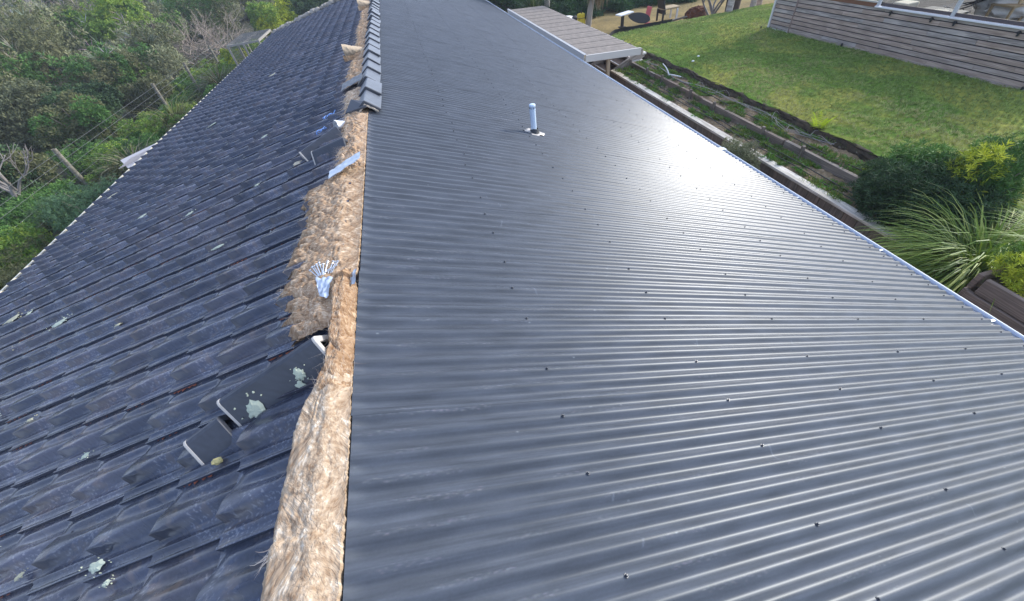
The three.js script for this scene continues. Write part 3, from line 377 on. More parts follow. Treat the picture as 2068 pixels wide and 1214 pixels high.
const scrubTex = tex(512, 512, (u, v) => { const a = tfbm(u, v, 6, 6, 5, 71), b = tfbm(u, v, 40, 40, 3, 73), k = 0.5 + 0.6 * a + 0.5 * b; return [lerp(0.16, 0.34, k), lerp(0.17, 0.34, k), lerp(0.09, 0.2, k)]; }, { rx: 0.2, ry: 0.2 });
function groundY(x, z) {
  const l = sst(-4.5, -7, x), hill = Math.pow(clamp((-x - 13) / 90, 0, 1.6), 0.8) * 7 + 0.5 * fbm(x * 0.05, z * 0.05, 3) * sst(-10, -18, x);
  const far = sst(-46, -110, z) * 6 * sst(4, -20, x);
  return lerp(-4.25, -3.45, l) + hill * l + far * l - 0.3 * sst(-8, -11, x) * l + 0.0;
}
struct('ground', grid(150, 150, (a, b) => { const wx = (t) => { const s = t * 2 - 1; return Math.sign(s) * (Math.abs(s) * 26 + Math.pow(Math.abs(s), 4) * 600); }; const x = wx(a) - 6, z = wx(b) - 15; return [x, groundY(x, z), z]; }), std({ map: scrubTex, color: lin(0.55, 0.55, 0.55), roughness: 1 }));
// lawn terrace to the right, dirt yard behind it, planted strip along the retaining wall
const LAWN = -2.35;
const lawnEdgeX = (z) => 7.45 + 0.05 * n2(z * 0.9, 4) + 0.03 * n2(z * 4, 8);
const lawnFarZ = (x) => -15.65 + 0.75 * Math.exp(-Math.pow((x - 7.3) / 0.5, 2)) + 0.1 * (x - 9) ;
const lawnY = (x, z) => LAWN + 0.02 * fbm(x * 0.8, z * 0.8, 3) + 0.05 * sst(8, 13, x) - 0.12 * sst(-13.5, -16, z);
struct('lawn', grid(120, 130, (a, b) => { const t = a < 0.03 ? 0 : a, x0 = 1.2; let z = lerp(8, 0, clamp(b / 0.2)); if (b > 0.2) { z = lerp(0, -1, 0) - (b - 0.2) / 0.8 * 15.7; } let x = lerp(lawnEdgeX(z), 24, Math.pow(a, 1.5)); if (z < -12.5) x = Math.max(x, 7.45 + 0); const zf = lawnFarZ(x); z = Math.max(z, zf); let y = lawnY(x, z) + 0.02 * n2(x * 7, z * 7); if (b === 1) { y -= 0.9; z -= 0.05; } return [x, y, z]; }), std({ map: lawnTex, color: lin(1.1, 1.08, 0.9), roughness: 1, specularIntensity: 0.2 }));
struct('lawn_bank', grid(14, 200, (a, b) => { const z = lerp(8, -13.6, b), r = 0.035 * n3(a * 3, z * 5, 3) + 0.02 * n3(a * 8, z * 16, 9); return [lawnEdgeX(z) + 0.04 - a * 0.17 - r * (a > 0 ? 1 : 0), LAWN + 0.012 - a * a * 0.2 - 0.02 * (a === 0), z]; }), std({ map: soilTex, color: lin(0.5, 0.46, 0.42), roughness: 1 }));
struct('yard', grid(60, 60, (a, b) => { const x = lerp(5.2, 40, a * a * 0.7 + a * 0.3), z = lerp(-15.2, -60, b); return [x, -3.02 + 0.05 * fbm(x * 0.4, z * 0.4, 3) + (x < 6.5 ? -1.2 * sst(6.5, 5.2, x) : 0), z]; }), std({ map: dirtTex, color: lin(0.8, 0.75, 0.62), roughness: 1 }));
struct('garden_bed', grid(50, 240, (a, b) => { const x = lerp(6.16, 7.62, a), z = lerp(7, -12.0, b); return [x, -2.56 + 0.1 * sst(6.78, 6.86, x) + 0.05 * fbm(x * 3, z * 2, 4) + 0.02 * n2(x * 20, z * 20), z]; }), std({ map: soilTex, color: lin(2.1, 2.0, 1.9), roughness: 1 }));

// ================================================================ PLANTS
function leafGeo(kind, sd = 1) {
  const R = mulberry(sd * 97), q = []; const blade = (o, d, s, w, len, fold) => { const m = o.clone().addScaledVector(d, len * 0.5), e = o.clone().addScaledVector(d, len), n = d.clone().cross(s).normalize(); const l = m.clone().addScaledVector(s, w).addScaledVector(n, fold * w), r = m.clone().addScaledVector(s, -w).addScaledVector(n, fold * w); q.push(...o.toArray(), ...m.toArray(), ...l.toArray(), ...o.toArray(), ...r.toArray(), ...m.toArray(), ...l.toArray(), ...m.toArray(), ...e.toArray(), ...m.toArray(), ...r.toArray(), ...e.toArray()); };
  const dir = () => V(R() * 2 - 1, R() * 2 - 1, R() * 2 - 1).normalize();
  if (kind === 'broad') for (let i = 0; i < 9; i++) { const d = dir(); d.y = Math.abs(d.y) * 0.7 + 0.1; d.normalize(); blade(d.clone().multiplyScalar(0.12 + 0.35 * R()), d.clone().add(dir().multiplyScalar(0.6)).normalize(), dir().cross(d).normalize(), 0.17, 0.55 + R() * 0.3, 0.4); }
  if (kind === 'needle') for (let i = 0; i < 13; i++) { const d = dir(); d.y = Math.abs(d.y) + 0.25; d.normalize(); blade(V(0, 0.5 * R(), 0), d, dir().cross(d).normalize(), 0.055, 0.55 + R() * 0.4, 0.2); }
  if (kind === 'twig') for (let i = 0; i < 5; i++) { const d = dir(); d.y = Math.abs(d.y) + 0.3; d.normalize(); blade(V(0, 0, 0), d, dir().cross(d).normalize(), 0.025, 0.9 + R() * 0.6, 0.3); }
  if (kind === 'grass') for (let i = 0; i < 7; i++) { const a = R() * 6.28, d = V(Math.cos(a) * 0.55, 1, Math.sin(a) * 0.55).normalize(); blade(V(Math.cos(a) * 0.25 * R(), 0, Math.sin(a) * 0.25 * R()), d, V(-Math.sin(a), 0, Math.cos(a)), 0.07, 0.7 + R() * 0.5, 0.3); }
  const g = new THREE.BufferGeometry(); g.setAttribute('position', new THREE.Float32BufferAttribute(q, 3)); g.setAttribute('uv', new THREE.Float32BufferAttribute(new Float32Array(q.length / 3 * 2), 2)); g.computeVertexNormals(); return g;
}
const LEAF = { broad: leafGeo('broad'), needle: leafGeo('needle', 2), twig: leafGeo('twig', 3), grass: leafGeo('grass', 4) };
const leafMat = (tr = 0.35) => std({ color: lin(1, 1, 1), roughness: 0.65, specularIntensity: 0.35, transmission: tr, side: THREE.DoubleSide });
M.leaf = leafMat(); M.leafDull = std({ color: lin(1, 1, 1), roughness: 0.9, side: THREE.DoubleSide });
const dm = new THREE.Object3D();
function scatter(name, geo, mat, list, parent) { // list: [x,y,z,size,nx,ny,nz,r,g,b]
  const im = new THREE.InstancedMesh(geo, mat, list.length), c = new THREE.Color(); im.name = name; shade(im);
  list.forEach((p, i) => { dm.position.set(p[0], p[1], p[2]); dm.quaternion.setFromUnitVectors(V(0, 1, 0), V(p[4], p[5], p[6]).normalize()); dm.rotateY(p[10] ?? i * 2.399); dm.scale.setScalar(p[3]); dm.updateMatrix(); im.setMatrixAt(i, dm.matrix); im.setColorAt(i, c.setRGB(p[7], p[8], p[9])); });
  im.userData.kind = 'stuff'; parent.add(im); return im;
}
const PAL = { // real leaf reflectances, darker to lighter
  olive: [[0.087, 0.105, 0.041], [0.148, 0.162, 0.067], [0.208, 0.209, 0.097]], grey: [[0.116, 0.135, 0.066], [0.193, 0.209, 0.109], [0.297, 0.304, 0.175]], bright: [[0.095, 0.182, 0.030], [0.174, 0.300, 0.045], [0.347, 0.436, 0.067]], green: [[0.053, 0.129, 0.026], [0.095, 0.209, 0.045], [0.156, 0.291, 0.067]],
  dark: [[0.031, 0.067, 0.024], [0.055, 0.109, 0.038], [0.095, 0.162, 0.067]], blue: [[0.061, 0.129, 0.067], [0.105, 0.201, 0.103], [0.156, 0.274, 0.132]], brown: [[0.139, 0.099, 0.045], [0.227, 0.162, 0.075], [0.331, 0.254, 0.132]], yellow: [[0.208, 0.274, 0.030], [0.436, 0.508, 0.045], [0.730, 0.727, 0.075]], sage: [[0.156, 0.171, 0.089], [0.261, 0.274, 0.147], [0.383, 0.382, 0.222]] };
function lobes(R, n, rx, ry, rz) { const a = [[0, ry * 0.55, 0, 0.62]]; for (let i = 0; i < n; i++) { const t = i * 2.399 + R(), e = R(); a.push([Math.cos(t) * rx * (0.35 + 0.4 * R()), ry * (0.25 + 0.6 * e), Math.sin(t) * rz * (0.35 + 0.4 * R()), 0.28 + 0.24 * R()]); } return a; }
function crown(R, o, out, cx = 0, cy = 0, cz = 0) {
  const [rx, ry, rz] = o.size, L = lobes(R, o.lobes ?? 9, rx, ry, rz), pal = PAL[o.pal], pal2 = PAL[o.pal2 ?? o.pal];
  L.forEach((l, li) => { const n = Math.round(o.n * l[3] * l[3] / L.reduce((s, q) => s + q[3] * q[3], 0)), alt = R() < (o.mix ?? 0.25), P = alt ? pal2 : pal, tone = R() * 0.7;
    for (let i = 0; i < n; i++) { const d = V(R() * 2 - 1, R() * 2 - 1, R() * 2 - 1); if (d.lengthSq() > 1 || d.lengthSq() < 0.01) { i--; continue; } const k = Math.pow(d.length(), -0.62); d.multiplyScalar(k); const nn = 0.86 + 0.28 * n3(d.x * 2.2 + li * 7, d.y * 2.2, d.z * 2.2);
      const x = l[0] + d.x * l[3] * rx * nn, y = l[1] + d.y * l[3] * ry * 0.85 * nn, z = l[2] + d.z * l[3] * rz * nn; if (y < 0.02) continue;
      const t = clamp(tone + (R() - 0.35) * 0.9), a = t < 0.5 ? P[0] : P[1], b = t < 0.5 ? P[1] : P[2], f = t < 0.5 ? t * 2 : t * 2 - 1;
      out.push([cx + x, cy + y, cz + z, o.leaf * (0.6 + R() * 0.8), d.x * 0.8, d.y * 0.8 + 0.55, d.z * 0.8, lerp(a[0], b[0], f), lerp(a[1], b[1], f), lerp(a[2], b[2], f), R() * 6.28]); } });
}
const bark = std({ color: lin(0.2, 0.17, 0.14), roughness: 1 }), deadBark = std({ color: lin(0.22, 0.2, 0.185), roughness: 1 });
function stems(R, n, rx, ry, rz, r0) { const g = []; for (let i = 0; i < n; i++) { const a = i * 2.4 + R(), x = Math.cos(a) * rx * (0.2 + 0.5 * R()), z = Math.sin(a) * rz * (0.2 + 0.5 * R()), h = ry * (0.6 + 0.5 * R()); g.push(rod([[x * 0.1, -0.1, z * 0.1], [x * 0.35 + 0.06 * R(), h * 0.4, z * 0.35], [x, h, z]], r0 * (0.6 + R() * 0.6), r0 * 0.15, 5, 6)); } return g; }
function bush(name, label, pos, o, category = 'shrub', group) { const R = mulberry(o.seed), t = thing(name, label, category, pos, 0, group), out = []; crown(R, o, out); scatter('foliage', LEAF[o.kind ?? 'broad'], o.mat ?? M.leaf, out, t); part('stem', stems(R, o.stems ?? 7, ...o.size, o.r0 ?? 0.03), o.bark ?? bark, t); return t; }
function deadTree(R, o) { // recursive bare branches
  const g = []; const grow = (p, d, len, r, lv) => { const q = p.clone().addScaledVector(d, len), m = p.clone().lerp(q, 0.5).add(V(R() - 0.5, R() - 0.5, R() - 0.5).multiplyScalar(len * 0.22)); g.push(rod([p, m, q], r, r * 0.55, lv > 1 ? 3 : 5, lv > 1 ? 2 : 4)); if (lv >= o.levels) return; const n = 2 + Math.floor(R() * 2.6); for (let i = 0; i < n; i++) { const nd = d.clone().add(V(R() * 2 - 1, (R() * 2 - 1) * 0.6 + (o.up ?? 0.2), R() * 2 - 1).multiplyScalar(0.75)).normalize(); grow(p.clone().lerp(q, 0.5 + 0.5 * R()), nd, len * (0.55 + 0.3 * R()), r * 0.58, lv + 1); } };
  for (let i = 0; i < o.trunks; i++) { const a = i / o.trunks * 6.28 + R(); grow(V((R() - 0.5) * o.base, 0, (R() - 0.5) * o.base), V(Math.cos(a) * o.spread, 1, Math.sin(a) * o.spread).normalize(), o.len * (0.7 + R() * 0.5), o.r, 0); }
  return g;
}
function deadBush(label, pos, o, name = 'bare_shrub') { const R = mulberry(o.seed), t = thing(name, label, 'shrub', pos); part('branches', deadTree(R, o), o.mat ?? deadBark, t); return t; }
// strappy clumps: arching blades
function strapClump(name, label, pos, o, category = 'plant') {
  const R = mulberry(o.seed), t = thing(name, label, category, pos), sets = o.pal.map(() => []);
  for (let i = 0; i < o.n; i++) { const a = R() * 6.2832, el = 0.35 + R() * 1.15, L = o.len * (0.55 + 0.6 * R()), w = o.w * (0.6 + 0.6 * R()), b = R() * o.base, sx = Math.cos(a), sz = Math.sin(a); let x = sx * b, y = 0, z = sz * b, e = el; const n = 5, q = sets[Math.floor(R() * sets.length)]; let prev = null; const yaw = (R() - 0.5) * 0.4;
    for (let k = 0; k <= n; k++) { const f = k / n, ww = w * (1 - Math.pow(f, 3)) + 0.0005, tw = yaw * f; const ax = Math.cos(a + tw), az = Math.sin(a + tw); const l = [x - az * ww, y + 0.25 * ww, z + ax * ww], r = [x + az * ww, y + 0.25 * ww, z - ax * ww], c = [x, y, z]; if (prev) for (const [A, B] of [[0, 1], [1, 2]]) q.push(...prev[A], ...prev[B], ...[l, c, r][A], ...[l, c, r][A], ...prev[B], ...[l, c, r][B]); prev = [l, c, r]; x += ax * Math.cos(e) * L / n; z += az * Math.cos(e) * L / n; y += Math.sin(e) * L / n; e -= (o.droop ?? 0.42) * (0.6 + 0.8 * R()); } }
  sets.forEach((q, i) => { const g = new THREE.BufferGeometry(); g.setAttribute('position', new THREE.Float32BufferAttribute(q, 3)); g.setAttribute('uv', new THREE.Float32BufferAttribute(new Float32Array(q.length / 3 * 2), 2)); g.computeVertexNormals(); part('leaves', g, std({ color: lin(...o.pal[i]), roughness: 0.62, specularIntensity: 0.5, transmission: 0.42, side: THREE.DoubleSide }), t).userData.kind = 'stuff'; });
  return t;
}
const STRAP = { fresh: [[0.17, 0.27, 0.03], [0.28, 0.38, 0.05], [0.46, 0.52, 0.12], [0.1, 0.17, 0.025]], dark: [[0.03, 0.055, 0.015], [0.05, 0.08, 0.02], [0.09, 0.11, 0.035], [0.16, 0.13, 0.07]], gold: [[0.09, 0.13, 0.02], [0.17, 0.2, 0.035], [0.26, 0.26, 0.07], [0.2, 0.15, 0.06]], cabbage: [[0.05, 0.1, 0.03], [0.1, 0.16, 0.05], [0.2, 0.24, 0.1]] };

// grass blades on the lawn
{ const R = mulberry(101), list = [], t = scene;
  for (let i = 0; i < 62000; i++) { const x = 7.5 + Math.pow(R(), 0.9) * 8.0, z = 0.5 - R() * 16.1; if (z < lawnFarZ(x) + 0.06 || x < lawnEdgeX(z) + 0.02) continue; const a = fbm(x * 0.5, z * 0.34, 3) + 0.35 * n2(x * 1.7, z * 1.2) + 0.55 * sst(10.2, 8.6, x) * sst(-11.5, -8.5, z) - 0.3, k = sst(-0.15, 0.4, a), b = 0.55 + 0.8 * R(); list.push([x, lawnY(x, z) - 0.004, z, 0.03 + R() * 0.028, (R() - 0.5) * 0.5, 1, (R() - 0.5) * 0.5, lerp(0.3, 0.45, k) * b, lerp(0.375, 0.44, k) * b, lerp(0.11, 0.19, k) * b, R() * 6.28]); }
  const g = scatter('lawn_grass', LEAF.grass, M.leaf, list, scene); tag(g, 'short patchy green and straw-coloured grass covering the lawn', 'grass', null, 'stuff'); }
{ // tufts and weeds in the planted strip
  const R = mulberry(102), list = [], weeds = [];
  for (let i = 0; i < 15000; i++) { const z = 0.5 - R() * 12.4, x = 6.2 + R() * 1.28, m = fbm(x * 2.2 + 5, z * 0.9, 3) + 0.3 * sst(-9, -12, z) + (x < 6.8 ? -0.05 : 0.0); if (m < 0.0) continue; const y = -2.56 + 0.1 * sst(6.78, 6.86, x) + 0.05 * fbm(x * 3, z * 2, 4), k = R(), lit = sst(0.05, 0.4, m); list.push([x, y - 0.005, z, 0.035 + R() * 0.05, (R() - 0.5) * 0.7, 1, (R() - 0.5) * 0.7, lerp(0.12, 0.3, lit * k), lerp(0.2, 0.36, lit * k), 0.04, R() * 6.28]); if (R() < 0.13) weeds.push([x, y + 0.01, z, 0.04 + R() * 0.05, (R() - 0.5) * 0.6, 1, (R() - 0.5) * 0.6, 0.08 + 0.08 * R(), 0.18 + 0.12 * R(), 0.04, R() * 6.28]); }
  tag(scatter('ground_cover', LEAF.grass, M.leaf, list, scene), 'patchy bright green grass and moss in the strip above the retaining wall', 'grass', null, 'stuff');
  tag(scatter('weeds', LEAF.broad, M.leaf, weeds, scene), 'small leafy weeds in the strip above the retaining wall', 'weeds', null, 'stuff');
  const litter = []; for (let i = 0; i < 2600; i++) { const z = 0.5 - R() * 12.4, x = 6.2 + R() * 1.28, b = R(); litter.push([x, -2.535 + 0.1 * sst(6.78, 6.86, x) + 0.05 * fbm(x * 3, z * 2, 4), z, 0.02 + R() * 0.035, R() - 0.5, 0.4, R() - 0.5, lerp(0.25, 0.62, b), lerp(0.21, 0.56, b), lerp(0.16, 0.48, b), R() * 6.28]); }
  tag(scatter('leaf_litter', LEAF.twig, M.leafDull, litter, scene), 'dry twigs and leaf litter in the strip above the retaining wall', 'litter', null, 'stuff'); }
// ================================================================ RIGHT-HAND GARDEN STRUCTURES
const woodTex = (s, a, b, c = 1) => tex(256, 512, (u, v) => { const g = tfbm(u, v, 30, 3, 4, s), k = tfbm(u, v, 4, 2, 4, s + 5), m = clamp(0.5 + 0.7 * g + 0.5 * k); return [lerp(a[0], b[0], m), lerp(a[1], b[1], m), lerp(a[2], b[2], m)]; }, { rx: 2 * c, ry: 0.7 * c });
const greyWood = [0, 1, 2].map(i => std({ map: woodTex(81 + i, [0.49 + i * 0.03, 0.45 + i * 0.012, 0.42], [0.77, 0.72 - i * 0.018, 0.68 - i * 0.03]), roughness: 0.95, color: lin(1, 1, 1.02) }));
const darkWood = [0, 1, 2].map(i => std({ map: woodTex(91 + i, [0.33, 0.295, 0.26], [0.53, 0.48 - i * 0.015, 0.43 - i * 0.02]), roughness: 0.95 }));
const paleWood = std({ map: woodTex(99, [0.62, 0.58, 0.52], [0.9, 0.86, 0.8]), roughness: 0.9 });
{ // retaining wall of upright planks
  const t = thing('retaining_wall', 'long retaining wall of dark upright planks with a pale capping, beside the gutter', 'wall', [6.17, -4.25, 0]); const R = mulberry(31);
  for (let z = 3.6; z > -12.0; z -= 0.225) { const m = part('plank', rbox(0.045, 1.68, 0.218, 0.005, -0.02 + (R() - 0.5) * 0.008, 0.84, z, 0, (R() - 0.5) * 0.03, 0), darkWood[Math.floor(R() * 3)], t); }
  let z = 3.7; for (const L of [3.0, 3.6, 2.5, 3.3, 3.25]) { part('capping', rbox(0.15, 0.045, L - 0.01, 0.006, 0.02, 1.705 + (R() - 0.5) * 0.006, z - L / 2), paleWood, t); z -= L; }
}
{ // sleeper edging
  const sleeper = greyWood.map(m => { const k = m.clone(); k.color = lin(0.5, 0.48, 0.44); return k; });
  const R = mulberry(32); let z = 1.5; const labs = ['nearest', 'second', 'third', 'fourth', 'fifth', 'farthest']; let i = 0;
  for (const L of [2.4, 2.6, 2.3, 2.6, 2.2, 1.7]) { const t = thing('garden_sleeper', `${labs[i++]} of the weathered sleepers edging the middle of the planted strip`, 'sleeper', [6.82 + (R() - 0.5) * 0.03, -2.5, z - L / 2], (R() - 0.5) * 0.012, 'sleepers edging the planted strip'); part('timber', rbox(0.07, 0.14, L - 0.03, 0.008, 0, 0.0, 0), sleeper[i % 3], t); part('stake', [box(0.05, 0.3, 0.05, -0.06, 0, L * 0.3), box(0.05, 0.3, 0.05, -0.06, 0, -L * 0.3)], darkWood[0], t); z -= L; }
  // dead vine trailing along the lawn edge
  const vine = std({ color: lin(0.3, 0.275, 0.25), roughness: 1 });
  const P = [[7.09, -11.67], [7.18, -11.1], [7.02, -10.3], [7.0, -9.87], [7.12, -9.2], [7.2, -8.46], [7.18, -7.87], [7.2, -7.33], [7.23, -6.7], [7.06, -6.1], [7.22, -5.7], [7.3, -5.3]];
  const v = thing('fallen_vine', 'long pale dead vine trailing along the earth edge of the lawn', 'vine', [0, 0, 0]); const y = (x, z) => -2.43 + 0.05 * fbm(x * 3, z * 2, 4);
  const g = []; for (let k = 0; k < 4; k++) { g.push(rod(P.filter((p, i) => k < 2 || (i + k) % 4 !== 0).slice(k > 1 ? k * 2 - 2 : 0).map(p => [p[0] + (R() - 0.5) * 0.1, y(p[0], p[1]) + R() * 0.05, p[1] + (R() - 0.5) * 0.1]), 0.008 - k * 0.0014, 0.003, 5)); }
  for (let k = 0; k < 26; k++) { const p = P[Math.floor(R() * P.length)], a = R() * 6.28, L = 0.15 + R() * 0.3; g.push(rod([[p[0], y(...p) + 0.02, p[1]], [p[0] + Math.cos(a) * L * 0.5, y(...p) + 0.08 * R() + 0.02, p[1] + Math.sin(a) * L * 0.5], [p[0] + Math.cos(a + 0.4) * L * 0.6, y(...p) + 0.02, p[1] + Math.sin(a + 0.4) * L]], 0.005, 0.002, 4)); }
  part('branches', g, vine, v);
  const fk = thing('fallen_branch', 'pale forked stick standing off the vine near the stairs', 'branch', [7.03, -2.42, -10.29]); part('branches', [rod([[0, 0, 0], [-0.02, 0.12, -0.1], [-0.03, 0.2, -0.32]], 0.02, 0.01, 6), rod([[0, 0, 0], [0.02, 0.03, 0.2], [0.1, 0.03, 0.42]], 0.02, 0.012, 6)], std({ color: lin(0.72, 0.7, 0.66), roughness: 0.9 }), fk);
  const hose = std({ color: lin(0.03, 0.027, 0.024), roughness: 0.6 });
  [[6.4, 'black drip hose nearest the retaining wall capping'], [6.55, 'black drip hose between the wall capping and the sleepers'], [7.0, 'black drip hose between the sleepers and the lawn edge']].forEach(([x, l], i) => { const t = thing('drip_hose', l, 'hose', [0, 0, 0]), pts = []; for (let z = 0.5; z > -11.6; z -= 0.8) { const xx = x + 0.03 * n2(z, i * 3); pts.push([xx, -2.53 + 0.1 * sst(6.78, 6.86, xx) + 0.05 * fbm(xx * 3, z * 2, 4) + 0.012, z]); } part('tube', rod(pts, 0.009, 0.009, 5), hose, t); });
}
{ // lean-to roof beside the gutter
  const t = thing('lean_to_roof', 'flat beige lean-to roof of ribbed sheets with a painted beam, beside the gutter', 'roof', [4.97, -1.8, -11.05]); const W2 = 1.5, SL = 0.05;
  const beige = [0, 1, 2].map(i => std({ map: tex(256, 256, (u, v) => { const a = tfbm(u, v, 3, 9, 5, 111 + i), b = tfbm(u, v, 40, 40, 2, 115); const k = 0.73 + 0.1 * a + 0.05 * b; return [k, k * 0.955, k * 0.91]; }, { rx: 0.7, ry: 0.7 }), roughness: 0.8, color: lin(0.42, 0.39, 0.355) }));
  const cream = std({ color: lin(0.62, 0.57, 0.5), roughness: 0.6 }), white = std({ color: lin(0.58, 0.55, 0.5), roughness: 0.5 }); const R = mulberry(41);
  for (let i = 0; i < 13; i++) { const z = -0.02 - i * 0.66; const pr = [[0, 0], [0.02, 0.016], [0.055, 0.016], [0.075, 0], [0.2, 0.001], [0.21, 0.006], [0.23, 0.006], [0.24, 0.001], [0.42, 0.001], [0.43, 0.006], [0.45, 0.006], [0.46, 0.001], [0.655, 0]]; const s = new THREE.Shape(pr.map(p => new THREE.Vector2(p[0], p[1]))); for (const p of [...pr].reverse()) s.lineTo(p[0], p[1] - 0.003);
    const g = new THREE.ExtrudeGeometry(s, { depth: W2, bevelEnabled: false }).rotateY(Math.PI / 2).rotateZ(-SL); part('roof_sheet', g.translate(0, 0.02 + (i % 2) * 0.001, z), beige[i % 3], t); }
  part('flashing', [box(0.06, 0.012, 8.7, -0.02, 0.045, -4.33, 0, 0, 0.25)], white, t);
  part('edge_board', box(0.02, 0.17, 8.6, -0.04, -0.035, -4.32), white, t);
  part('beam', rbox(W2 + 0.08, 0.165, 0.05, 0.006, W2 / 2 + 0.02, -0.085, 0.03, 0, 0, -SL), cream, t);
  part('side_beam', rbox(0.05, 0.15, 8.6, 0.006, W2 + 0.01, -0.14, -4.3), cream, t);
  part('post', rbox(0.09, 2.35, 0.09, 0.008, 0.66, -1.3, -0.03), std({ map: paleWood.map, color: lin(0.8, 0.66, 0.5), roughness: 0.9 }), t);
  part('post', rbox(0.09, 2.35, 0.09, 0.008, 0.1, -1.3, -0.75), std({ map: paleWood.map, color: lin(0.8, 0.66, 0.5), roughness: 0.9 }), t);
  part('rafter', [0, 1, 2, 3, 4, 5, 6, 7].map(i => box(W2, 0.1, 0.045, W2 / 2, -0.09, -0.6 - i * 1.1, 0, 0, -SL)), cream, t);
}
{ // stairs climbing from the yard to the lawn
  const N = 8, run = 0.33, rise = 0.16, X0 = 4.6, Y0 = -3.66; const t = thing('garden_stairs', 'timber garden stairs with dark treads and pale edges under the lean-to roof', 'stairs', [X0, Y0, -12.15]);
  const tread = std({ map: darkWood[0].map, color: lin(0.75, 0.6, 0.52), roughness: 0.9 }), nose = std({ color: lin(0.66, 0.6, 0.53), roughness: 0.8 }), grey = std({ map: greyWood[0].map, color: lin(0.95, 0.93, 0.86), roughness: 0.9 });
  for (let i = 0; i < N; i++) { part('tread', rbox(run + 0.03, 0.04, 1.2, 0.005, i * run + 0.16, (i + 1) * rise - 0.02, -0.62), tread, t); part('nosing', box(0.04, 0.045, 1.2, i * run - 0.03, (i + 1) * rise - 0.016, -0.62), nose, t); part('riser', box(0.02, rise - 0.05, 1.2, i * run + 0.03, i * rise + rise / 2 - 0.03, -0.62), darkWood[1], t); }
  for (const z of [0, -1.25]) part('stringer', bar([-0.25, 0.05, z], [N * run, N * rise + 0.1, z], 0.05, 0.24), grey, t);
  part('top_board', rbox(0.12, 0.05, 1.3, 0.006, N * run + 0.02, N * rise + 0.07, -0.6), std({ color: lin(0.75, 0.7, 0.6), roughness: 0.8 }), t);
  part('footing', (() => { const g = new THREE.BoxGeometry(0.5, 0.5, 0.14, 6, 6, 3), p = g.attributes.position; for (let i = 0; i < p.count; i++) { const d = 0.04 * n3(p.getX(i) * 5, p.getY(i) * 5, p.getZ(i) * 5); p.setXYZ(i, p.getX(i) + d, p.getY(i) + d, p.getZ(i) + d); } g.computeVertexNormals(); return g.translate(N * run - 0.25, N * rise - 0.32, 0.06); })(), std({ color: lin(0.4, 0.38, 0.34), roughness: 1 }), t);
  const pp = thing('downpipe', 'short curved white pipe end in front of the dark plank wall', 'pipe', [5.95, -3.0, -9.6]); part('pipe', rod([[0, -0.3, 0], [0, 0.05, 0], [-0.02, 0.2, -0.05], [-0.06, 0.26, -0.16]], 0.035, 0.035, 10, 12), std({ color: lin(0.72, 0.74, 0.74), roughness: 0.4 }), pp);
  const b = thing('storage_tub', 'blue and tan tubs under the lean-to roof by the stairs', 'tub', [5.2, -3.35, -14.2]); part('tub', new THREE.LatheGeometry([[0, 0], [0.2, 0], [0.26, 0.4], [0.28, 0.42], [0.25, 0.42], [0.19, 0.04], [0, 0.04]].map(p => new THREE.Vector2(...p)), 20), std({ color: lin(0.03, 0.06, 0.14), roughness: 0.5 }), b);
}
